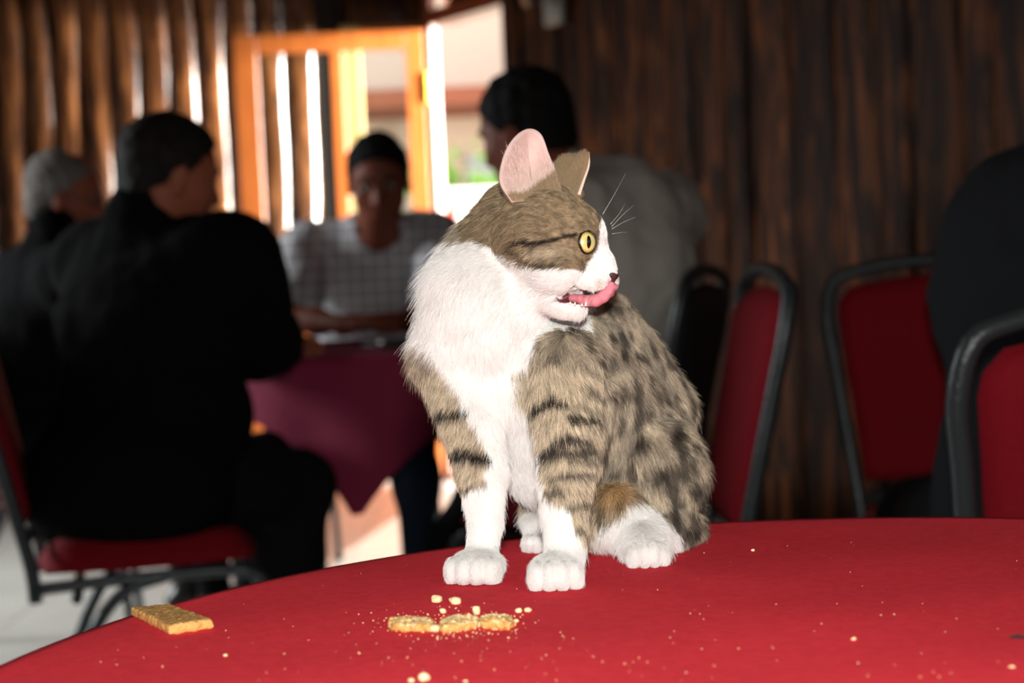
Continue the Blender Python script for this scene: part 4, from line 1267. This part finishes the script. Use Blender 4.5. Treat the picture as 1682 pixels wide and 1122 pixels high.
# anchors: x, y, length mm, lift, comb direction (image dx, dy up)
ANC = np.array([
    (1000, 430, 1.8, .30, -.6, .7), (985, 470, 1.8, .35, -.9, .0), (940, 380, 2.4, .22, -1, .1), (900, 340, 3.0, .22, -1, .1), (850, 330, 3.6, .25, -1, -.1), (800, 340, 6, .35, -.8, -.6),
    (890, 440, 4.5, .3, -1, -.25), (850, 450, 7, .35, -.9, -.5), (930, 525, 2.2, .3, -.8, -.5), (900, 490, 5, .35, -.8, -.7), (860, 500, 9, .35, -.4, -.9), (960, 330, 2.2, .25, -.9, .3),
    (760, 380, 9, .4, -.6, -.8), (700, 450, 14, .5, -.5, -.85), (780, 480, 13, .3, -.1, -1), (680, 560, 12, .5, -.5, -.9), (800, 580, 14, .28, .1, -1), (850, 640, 12, .3, .1, -1),
    (730, 640, 8, .4, -.2, -1), (770, 720, 6.5, .4, -.2, -1), (790, 800, 5, .4, -.1, -1), (795, 870, 3.6, .35, 0, -1), (770, 935, 2.0, .3, 0, -1),
    (920, 610, 8, .3, .3, -1), (930, 700, 6.5, .35, .2, -1), (935, 780, 5, .38, .1, -1), (930, 860, 3.6, .35, 0, -1), (915, 935, 2.0, .3, 0, -1),
    (860, 740, 10, .3, .1, -1), (870, 820, 8, .4, .3, -1), (870, 890, 2.2, .3, 0, -1),
    (960, 560, 8, .3, .6, -.8), (1040, 580, 8.5, .38, .6, -.8), (1010, 700, 9, .3, .2, -1), (1110, 680, 8.5, .4, .5, -.9), (1060, 760, 9, .32, .25, -1), (1160, 790, 9, .45, .3, -1),
    (1010, 830, 10, .35, -.1, -1), (1070, 860, 7, .35, .2, -1), (1120, 880, 8, .4, .4, -.9), (1070, 915, 2.2, .3, 0, -1), (980, 880, 8, .35, -.2, -1)])
w = 1 / (((x[:, None] - ANC[:, 0]) ** 2 + (y[:, None] - ANC[:, 1]) ** 2) ** 1.6 + 50)
w /= w.sum(1, keepdims=True)
at = w @ ANC[:, 2:]
Ln = at[:, 0] * .0011 * rg.uniform(.5, 1.2, len(R0)) * (1 + .5 * (rg.random(len(R0)) > .93))
lift = at[:, 1] * 1.15 * rg.uniform(.7, 1.4, len(R0))
comb = (CAMR @ np.stack([at[:, 2], at[:, 3], np.zeros(len(R0))])).T
comb += (vnoise(R0[:, None, :] * 120 + np.array([[0, 0, 0], [31, 7, 3], [5, 61, 9]])[None]) - .5) * .8
comb += rg.normal(size=comb.shape) * .16
comb -= nrm * (comb * nrm).sum(1, keepdims=True)
comb /= np.linalg.norm(comb, axis=1, keepdims=True) + 1e-9
# keep bare: mouth lining, eyes, nose, soles, ear holes
bare = (((qh[:, 0] - 86) / 37) ** 2 + ((qh[:, 1] + 6) / 32) ** 2 + ((qh[:, 2] + 89) / 13.5) ** 2 < 1.0)
for e in RINGS: bare |= np.linalg.norm((qh - e) * np.array([1, 1, .8]), axis=1) < 14.5
bare |= ((qh[:, 0] > 126) & (qh[:, 2] < -48) & (qh[:, 2] > -68) & (np.abs(qh[:, 1]) < 13))
bare |= (R0[:, 2] < TABLE_Z + .0015)
ok = ~bare
R0, nrm, Ln, lift, comb = R0[ok], nrm[ok], Ln[ok], lift[ok], comb[ok]
def make_fur(name, R0, nrm, comb, Ln, lift, colr, parent, rad=.000095, npt=4, grav=.25, floor_z=TABLE_Z + .0006):
    n = len(R0); T = np.linspace(0, 1, npt)
    pts = np.zeros((n, npt, 3))
    for i, t in enumerate(T):
        a = np.clip(lift * (1.6 - 1.1 * t), 0, 1)[:, None]
        dirv = nrm * a + comb * np.sqrt(1 - a * a)
        if i == 0: pts[:, 0] = R0 - nrm * .0003
        else:
            stp = (Ln / (npt - 1))[:, None]
            pts[:, i] = pts[:, i - 1] + stp * (dirv + np.array([0, 0, -grav * t * .5]))
    pts[..., 2] = np.maximum(pts[..., 2], floor_z)
    hc = bpy.data.hair_curves.new(name)
    hc.add_curves([npt] * n)
    hc.points.foreach_set('position', pts.astype(np.float32).ravel())
    ra = hc.attributes.get('radius') or hc.attributes.new('radius', 'FLOAT', 'POINT')
    rr_ = np.tile(rad * (1 - .85 * T ** 2), (n, 1)) * np.clip(Ln / .006, .75, 1.15)[:, None]
    ra.data.foreach_set('value', rr_.astype(np.float32).ravel())
    ca = hc.attributes.new('coat', 'FLOAT_COLOR', 'CURVE')
    ca.data.foreach_set('color', np.c_[colr, np.ones(n)].astype(np.float32).ravel())
    hc.materials.append(M_fur)
    o = bpy.data.objects.new(name, hc); COL.objects.link(o); o.parent = parent; o['kind'] = 'stuff'
    return o
jit = rg.normal(size=(len(R0), 2)) * .5
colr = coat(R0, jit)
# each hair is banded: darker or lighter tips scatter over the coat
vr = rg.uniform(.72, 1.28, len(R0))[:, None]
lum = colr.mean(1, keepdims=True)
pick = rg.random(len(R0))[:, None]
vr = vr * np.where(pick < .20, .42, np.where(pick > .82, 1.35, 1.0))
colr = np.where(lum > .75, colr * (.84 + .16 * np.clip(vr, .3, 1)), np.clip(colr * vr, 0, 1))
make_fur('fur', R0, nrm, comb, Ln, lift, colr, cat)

# ---- ears
M_ear = mat('ear_skin_pink', srgb(206, 178, 170), .6, noise=(90, .6, srgb(182, 150, 140)))
M_earb = mat('ear_back_fur_skin', srgb(140, 112, 84), .9)
def ear(out, inner_side, cup, name='ear', near=True):
    """out: (x, y, depth) rim points from one base corner over the tip to the other; a cupped shell"""
    rim = spline([P(*q) for q in out], 5); rim = np.array(rim); n = len(rim)
    c0 = (rim[0] + rim[-1]) / 2
    ax = rim[n // 2] - c0
    nv = 9; V = []; 
    side = unit(inner_side)
    for i in range(n):
        base = rim[0] + (rim[-1] - rim[0]) * (i / (n - 1))
        for j in range(nv):
            t = j / (nv - 1)                   # 0 at the rim, 1 at the ear's central line
            tgt = c0 + ax * (.0 + .55 * min(i, n - 1 - i) / (n / 2))
            p_ = rim[i] * (1 - t) + tgt * t
            V.append(p_ - side * cup * math.sin(t * PI / 2) * (.4 + .6 * min(1, 2 * min(i, n - 1 - i) / n + .4)))
    F = []
    for i in range(n - 1):
        for j in range(nv - 1):
            a = i * nv + j; F.append((a, a + nv, a + nv + 1, a + 1))
    o = pymesh(name, V, F, None)
    o.data.materials.append(M_ear if near else M_earb); o.data.materials.append(M_ear if near else M_earb)
    sm = o.modifiers.new('thick', 'SOLIDIFY'); sm.thickness = .0011; sm.offset = 1 if near else -1
    sm.material_offset = 1; sm.material_offset_rim = 1
    V = np.array(V); F = np.array(F)
    return o, V, F
e1, EV, EF = ear([(842, 332, 1.014), (822, 298, 1.014), (828, 258, 1.018), (845, 227, 1.025), (868, 212, 1.031), (888, 220, 1.034), (900, 250, 1.034), (913, 284, 1.030), (924, 320, 1.028)],
                 CAMR @ np.array([.15, .0, 1]), .012)
adopt(e1, cat)
e2, EV2, EF2 = ear([(912, 300, 1.082), (912, 274, 1.086), (926, 258, 1.086), (950, 256, 1.084), (967, 250, 1.082), (966, 272, 1.079), (958, 296, 1.075), (950, 322, 1.070)],
                   CAMR @ np.array([1, .1, .10]), .007, near=False)
adopt(e2, cat)
M_earr = mat('pale_ear_edge', srgb(236, 208, 190), .7)
_r = spline([P(*q) for q in ((967, 250, 1.0815), (967, 272, 1.0785), (959, 296, 1.0745), (951, 320, 1.070))], 5)
adopt(MB().tube(_r, list(np.linspace(.0006, .0013, len(_r))), 6).build('ear_rim', M_earr), e2)
def ear_fur(EV, EF, nr_dir, n, L, col_f, off, seed, name, sel=None, updir=(0, 1, 0), lift_=.2):
    rg_ = np.random.default_rng(seed)
    tr = np.concatenate([EV[EF[:, [0, 1, 2]]], EV[EF[:, [0, 2, 3]]]])
    r = roots(tr, n, rg_)
    nn = np.tile(unit(nr_dir), (len(r), 1))
    r = r + nn * off
    cb = np.tile(CAMR @ np.array(updir, float), (len(r), 1)) + rg_.normal(size=(len(r), 3)) * .25
    xx_, yy_, _ = to_px(r)
    if sel is not None:
        k = sel(xx_, yy_, rg_.random(len(r))); r, nn, cb, xx_, yy_ = r[k], nn[k], cb[k], xx_[k], yy_[k]
    cb /= np.linalg.norm(cb, axis=1, keepdims=True)
    c = col_f(xx_, yy_, rg_)
    make_fur(name, r, nn, cb, L * rg_.uniform(.5, 1.1, len(r)), np.full(len(r), lift_), c, cat, rad=.00008, npt=3, grav=0)
# short down inside the near ear (denser towards its front base), brown backs
ear_fur(EV, EF, CAMR @ np.array([.15, 0, 1]), 14000, .005, lambda X, Y, g_: np.where(((((Y - 318) + (X - 868) * .75 > 0) & (X > 862)) | (Y > 322))[:, None], C_HD * g_.uniform(.7, 1.5, (len(X), 1)), np.clip(np.array(srgb(228, 204, 190)) * g_.uniform(.85, 1.1, (len(X), 1)), 0, 1)), .0006, 3, 'ear_down',
        sel=lambda X, Y, u_: u_ < np.maximum(np.clip(((Y - 296) + (X - 868) * .75) / 22, .07 * (Y > 240), 1), Y > 318), updir=(-.3, .9, .1))
ear_fur(EV, EF, CAMR @ np.array([-.15, 0, -1]), 9000, .0035, lambda X, Y, g_: np.clip(C_HD * g_.uniform(.7, 1.3, (len(X), 1)), 0, 1), .0026, 4, 'ear_fur', updir=(-.3, -1, 0))
ear_fur(EV2, EF2, CAMR @ np.array([-1, .0, .3]), 9000, .0035, lambda X, Y, g_: np.clip(C_HD * .9 * g_.uniform(.7, 1.3, (len(X), 1)), 0, 1), .0010, 5, 'ear_fur', sel=lambda X, Y, u_: X < 964)

# ---- eyes
def eye_mat():
    m = bpy.data.materials.new('gold_cat_eye'); m.use_nodes = True
    N = m.node_tree.nodes; Lk = m.node_tree.links; b = N['Principled BSDF']
    tc = N.new('ShaderNodeTexCoord'); sp = N.new('ShaderNodeSeparateXYZ'); Lk.new(tc.outputs['Object'], sp.inputs[0])
    def mth(op, a, b_=None, v=None):
        n_ = N.new('ShaderNodeMath'); n_.operation = op; Lk.new(a, n_.inputs[0])
        if b_ is not None: Lk.new(b_, n_.inputs[1])
        if v is not None: n_.inputs[1].default_value = v
        return n_.outputs[0]
    x2 = mth('POWER', mth('ABSOLUTE', sp.outputs[0]), v=2); y2 = mth('POWER', mth('ABSOLUTE', sp.outputs[1]), v=2)
    r = mth('SQRT', mth('ADD', x2, y2))
    slit = mth('SQRT', mth('ADD', mth('MULTIPLY', x2, v=7.5), y2))
    ramp = N.new('ShaderNodeValToRGB'); e = ramp.color_ramp.elements
    e[0].position = 0; e[0].color = (*srgb(190, 174, 100), 1); e[1].position = 1; e[1].color = (*srgb(60, 46, 22), 1)
    k = e.new(.60); k.color = (*srgb(218, 202, 128), 1); k = e.new(.80); k.color = (*srgb(170, 146, 62), 1)
    Lk.new(mth('DIVIDE', r, v=.0078), ramp.inputs[0])
    pu = mth('LESS_THAN', slit, v=.0041)
    mx = N.new('ShaderNodeMix'); mx.data_type = 'RGBA'; Lk.new(pu, mx.inputs['Factor']); Lk.new(ramp.outputs[0], mx.inputs['A']); mx.inputs['B'].default_value = (.004, .004, .004, 1)
    Lk.new(mx.outputs['Result'], b.inputs['Base Color']); b.inputs['Roughness'].default_value = .25; b.inputs['Coat Weight'].default_value = 1; b.inputs['Coat Roughness'].default_value = .02
    return m
M_eye = eye_mat(); M_rim = mat('dark_eyelid', (.012, .008, .006), .4, spec=.4)
def eye(e, look, r_=.0094):
    c = hq(*e); z = unit(look)
    Rm = Matrix(np.stack([unit(np.cross(CAMR[:, 1], z)), unit(np.cross(z, np.cross(CAMR[:, 1], z))), z], 1).tolist()).to_4x4()
    V = []; F = []; n, m = 28, 16
    for i in range(m + 1):
        a = PI * i / m
        for k in range(n): V.append((r_ * math.sin(a) * math.cos(2 * PI * k / n), r_ * math.sin(a) * math.sin(2 * PI * k / n), r_ * math.cos(a)))
    for i in range(m):
        for k in range(n): F.append((i * n + k, (i + 1) * n + k, (i + 1) * n + (k + 1) % n, i * n + (k + 1) % n))
    o = pymesh('eye', V, F, M_eye); o.parent = cat; o.matrix_local = Matrix.Translation(c) @ Rm
    ring = []
    for t_ in np.linspace(0, 2 * PI, 33)[:-1]:
        q = np.array([math.cos(t_) * .0057, math.sin(t_) * .0074 + .0002, 0]); q[2] = math.sqrt(max(r_ ** 2 - q[0] ** 2 - q[1] ** 2, 0)) + .0001
        if abs(t_ - PI) < .5: q[0] *= 1 + .12 * math.cos((t_ - PI) * 3.1)
        ring.append(q)
    l_ = MB().tube(ring, .0008, 8, closed=True).build('eyelid', M_rim); l_.parent = o
eye(EYE, CAMR @ np.array([.42, .02, .90]))
eye(EYF, CAMR @ np.array([.98, .02, -.05]))

# ---- nose, tongue, teeth, whiskers
M_nose = mat('dark_nose', srgb(70, 44, 42), .45, bump=(1500, .4))
nF = Field(hq(136, 0, -56) - .012, hq(136, 0, -56) + .012, .0006)
hE(137, 0, -55, 10, 13, 8, 3, F=nF); hE(134, 0, -63, 8, 6, 8, 4, F=nF)
for a in (1, -1): hE(146, a * 9, -58, 4, 2.4, 1.6, 2, True, F=nF)
nF.build('nose', [M_nose], cat)
M_tong = mat('pink_tongue', srgb(236, 144, 154), .38, spec=.6, noise=(260, .5, srgb(220, 120, 134)), bump=(1600, .6))
tF = Field(hq(110, 0, -75) - .035, hq(110, 0, -75) + .035, .0006)
TP = [(66, -4, -91), (84, -6, -92), (98, -8, -95), (112, -8, -95), (125, -7, -89), (134, -5, -79), (138, -3, -68)]; TRr = [6, 7, 8.5, 9.5, 9, 7, 3.2]
for i in range(len(TP) - 1):
    tF.cone(hq(*TP[i]), hq(*TP[i + 1]), TRr[i] * S_, TRr[i + 1] * S_, 4 * S_)
    q0 = (np.array(TP[i]) + np.array(TP[i + 1])) / 2
    tF.ell(hq(q0[0] - 2, q0[1] + 9, q0[2]), np.array([10, 13, 7]) * S_, HR, 5 * S_)
tF.build('tongue', [M_tong], cat)
M_tooth = mat('tooth', srgb(240, 236, 224), .3)
for f_, l_, u_, L_h, dr in ((100, -20, -104, 9, 1), (94, -22, -104, 5, 1), (82, -24, -103, 6, 1), (74, -25, -101, 5, 1), (112, -18, -76, 9, -1)):
    MBt = MB().tube([hq(f_, l_, u_), hq(f_ + 1, l_, u_ + dr * L_h * .6), hq(f_ + 1.5, l_, u_ + dr * L_h)], [2.2 * S_, 1.5 * S_, .2 * S_], 7)
    adopt(MBt.build('tooth', M_tooth), cat)
M_whisk = mat('white_whisker', (.8, .8, .78), .4)
def whisker(pts, r=.00013):
    s = [P(*q) for q in pts]; s = spline(s, 5)
    o = MB().tube(s, list(np.linspace(r, r * .25, len(s))), 5).build('whisker', M_whisk); adopt(o, cat)
for pts in ([(990, 352, 1.06), (1010, 318, 1.07), (1030, 280, 1.09)], [(1003, 368, 1.05), (1018, 350, 1.06), (1027, 333, 1.07)], [(1005, 372, 1.05), (1024, 352, 1.06), (1042, 336, 1.07)],
            [(1005, 376, 1.05), (1026, 364, 1.06), (1046, 356, 1.07)], [(1006, 384, 1.05), (1020, 382, 1.06), (1032, 381, 1.07)],
            [(985, 470, 1.02), (970, 492, .99), (945, 545, .96)], [(980, 474, 1.02), (955, 500, .985), (915, 540, .95)], [(978, 468, 1.02), (950, 480, .985), (900, 500, .95)]):
    whisker(pts, .00010 if pts[0][1] > 400 else .00014)

# ================================================================ BISCUITS AND CRUMBS
M_bis = mat('baked_biscuit', srgb(226, 176, 104), .8, spec=.2, noise=(220, .7, srgb(196, 140, 74)), bump=(420, .6))
M_bist = mat('seeded_biscuit_top', srgb(204, 160, 96), .85, spec=.2, noise=(300, .9, srgb(150, 104, 56)), bump=(500, 1.0))
M_crumb = mat('pale_crumb', srgb(248, 226, 176), .85, noise=(400, .5, srgb(232, 196, 130)))
def slab_field(corners, th, bev, amp, seed, h=.0007, lift=0.0):
    """a rough-edged biscuit: a convex outline (world XY) of thickness th lying on the cloth"""
    C = np.array(corners)[:, :2]; ctr = C.mean(0)
    F = Field(np.r_[C.min(0) - .004, TABLE_Z - .001], np.r_[C.max(0) + .004, TABLE_Z + th + .006 + lift], h)
    ax = [F.lo[i] + F.h * np.arange(F.n[i]) for i in range(3)]
    X, Y, Z = np.meshgrid(*ax, indexing='ij')
    dd = np.full(X.shape, -1.0); n = len(C)
    for i in range(n):
        a, b = C[i], C[(i + 1) % n]; e = b - a; nn = np.array([e[1], -e[0]]); nn /= np.linalg.norm(nn)
        if nn @ (ctr - a) > 0: nn = -nn
        dd = np.maximum(dd, (X - a[0]) * nn[0] + (Y - a[1]) * nn[1])
    zt = np.abs(Z - (TABLE_Z + .0002 + th / 2 + lift)) - th / 2
    a = np.maximum(dd + bev, 0); b = np.maximum(zt + bev, 0)
    d = np.hypot(a, b) + np.minimum(np.maximum(dd + bev, zt + bev), 0) - bev
    p = np.stack([X, Y, Z], -1)
    d = d + amp * (vnoise(p * 900 + seed) - .5) + amp * (vnoise(p * 350 + seed) - .5)
    F.F = d.astype(np.float32); return F
def on(x, y, h=0): return onz(x, y, TABLE_Z + h)
c4 = [on(216, 1003, .004), on(277, 1034, .004), on(350, 1023, .004), on(279, 993, .006)]
bF = slab_field(c4, .0065, .002, .0008, 3)
bis = bF.build('biscuit', [M_bis, M_bist])
tag(bis, 'whole golden rectangular biscuit lying alone near the left edge of the red cloth', 'biscuit', 'biscuits on the red cloth')
me = bis.data
nz = np.zeros(len(me.polygons) * 3); me.polygons.foreach_get('normal', nz); cz = np.zeros(len(me.polygons) * 3); me.polygons.foreach_get('center', cz)
me.polygons.foreach_set('material_index', ((nz[2::3] > .75) & (cz[2::3] > TABLE_Z + .004)).astype(np.int32))
def piece(poly, label, th=.0050, seed=1, lift=0.0):
    F = slab_field([on(*q, .003) for q in poly], th, .0022, .0014, seed, lift=lift, h=.0005)
    o = F.build('biscuit_piece', [M_bis, M_crumb])
    me = o.data; q_ = len(me.polygons)
    nz = np.zeros(q_ * 3); me.polygons.foreach_get('normal', nz); cz = np.zeros(q_ * 3); me.polygons.foreach_get('center', cz); cz = cz.reshape(-1, 3)
    me.polygons.foreach_set('material_index', ((nz[2::3] > .6) & (vnoise(cz * 500) > .5)).astype(np.int32)); tag(o, label, 'biscuit', 'broken biscuit pieces in front of the paws')
piece([(640, 1019), (638, 1027), (650, 1032), (706, 1031), (713, 1023), (700, 1017)], 'broken biscuit piece, leftmost of the row in front of the paws', seed=5)
piece([(721, 1024), (726, 1033), (748, 1032), (784, 1025), (786, 1016), (752, 1013)], 'middle broken biscuit piece of the row, split from its neighbours by crumbs', seed=9)
piece([(789, 1016), (791, 1026), (836, 1028), (847, 1022), (838, 1015), (806, 1012)], 'broken biscuit piece, rightmost of the row in front of the paws', seed=14)
def crumb(x, y, w, h, label=None, seed=0, group='larger biscuit crumbs'):
    b = on(x, y); k = (b[1]) / FPX; r = w / 2 * k
    F = Field(b - r * 1.6, b + r * 1.6, max(r / 6, .0004))
    rg_ = np.random.default_rng(seed)
    hh = h / 2 * k
    F.ell(b + np.array([0, 0, hh * .8]), (r * .8, r * .7, hh), None, .0008)
    for q in range(4): F.ell(b + np.array([rg_.uniform(-.6, .6) * r, rg_.uniform(-.5, .5) * r, hh * rg_.uniform(.5, 1.2)]), np.array([r * .35, r * .35, hh * .6]), None, .0006)
    F.rough(r * .15, 1 / r * 1.5, seed)
    F.F = np.maximum(F.F, (TABLE_Z + .0002 - (F.lo[2] + F.h * np.arange(F.n[2])))[None, None, :].astype(np.float32))
    o = F.build('crumb', [M_crumb]); tag(o, label, 'crumb', group)
for i, (x, y, w_, h_, lb) in enumerate([
    (718, 990, 22, 13, 'left one of the two pale crumbs behind the biscuit row'), (748, 993, 22, 15, 'right one of the two pale crumbs behind the biscuit row'),
    (852, 1007, 14, 10, 'left half of the crumb pair right of the biscuit row'), (868, 1006, 15, 10, 'right half of the crumb pair right of the biscuit row'),
    (714, 1038, 26, 13, 'pale crumb heap in front of the first gap in the biscuit row'), (780, 1031, 24, 12, 'pale crumb in front of the second gap in the biscuit row'),
    (783, 1010, 16, 22, 'upright pale crumb standing between the middle and right biscuit pieces'), (728, 1008, 14, 10, 'small crumb on the back of the first gap'),
    (697, 1118, 26, 14, 'golden crumb chunk at the front edge of the picture'), (676, 1121, 14, 8, 'white crumb beside the golden chunk at the front edge'),
    (848, 1023, 9, 7, 'tiny crumb touching the right end of the biscuit row'), (371, 1079, 8, 5, 'single crumb on the cloth below the whole biscuit'),
    (970, 908, 11, 6, 'crumb on the cloth behind the right front paw'), (1662, 1098, 12, 5, 'crumb near the right front corner of the cloth'), (1402, 1052, 10, 6, 'tan crumb alone on the right part of the cloth'),
    (1237, 906, 8, 5, 'tan crumb right of the kitten near the table\'s far rim'), (764, 1121, 10, 4, 'flat crumb at the front edge, right of the golden chunk')]):
    crumb(x, y, w_, h_, lb, i)
# fine crumbs scattered over the cloth
cm_ = MB(); rg_ = np.random.default_rng(21)
for k in range(560):
    if k < 330: x_, y_ = rg_.normal(745, 60), rg_.normal(1026, 13)
    elif k < 430: x_, y_ = rg_.normal(820, 160), rg_.normal(1060, 35)
    else: x_, y_ = rg_.uniform(20, 1680), rg_.uniform(880, 1120)
    b = on(x_, y_)
    if math.hypot(b[0] - TC[0], b[1] - TC[1]) > TR - .01: continue
    r = rg_.uniform(.0002, .0008) * (1 if k < 330 else .8); a = rg_.uniform(0, 6)
    u_ = np.array([math.cos(a), math.sin(a), 0]) * r; w_ = np.array([-math.sin(a), math.cos(a), 0]) * r * rg_.uniform(.5, 1)
    z_ = np.array([0, 0, r * .9]); b = b + np.array([0, 0, .0005])
    cm_.add([b - u_, b - w_, b + u_, b + w_, b + z_, b - z_ * .4], [(0, 1, 4), (1, 2, 4), (2, 3, 4), (3, 0, 4), (1, 0, 5), (2, 1, 5), (3, 2, 5), (0, 3, 5)])
fc = cm_.build('crumbs', M_crumb, None, False); tag(fc, 'fine pale biscuit crumbs scattered over the red cloth', 'crumbs', kind='stuff')
# dark scraps on the cloth
M_lint = mat('dark_scrap', (.03, .02, .02), .9)
for x_, y_, lb in ((1672, 1050, 'dark scrap of lint at the right edge of the red cloth'),):
    b = on(x_, y_); o = MB().tube([b + np.array([-.004, 0, .0012]), b + np.array([0, .001, .0014]), b + np.array([.005, -.001, .001])], [.0005, .0011, .0004], 6).build('scrap', M_lint); tag(o, lb, 'scrap')
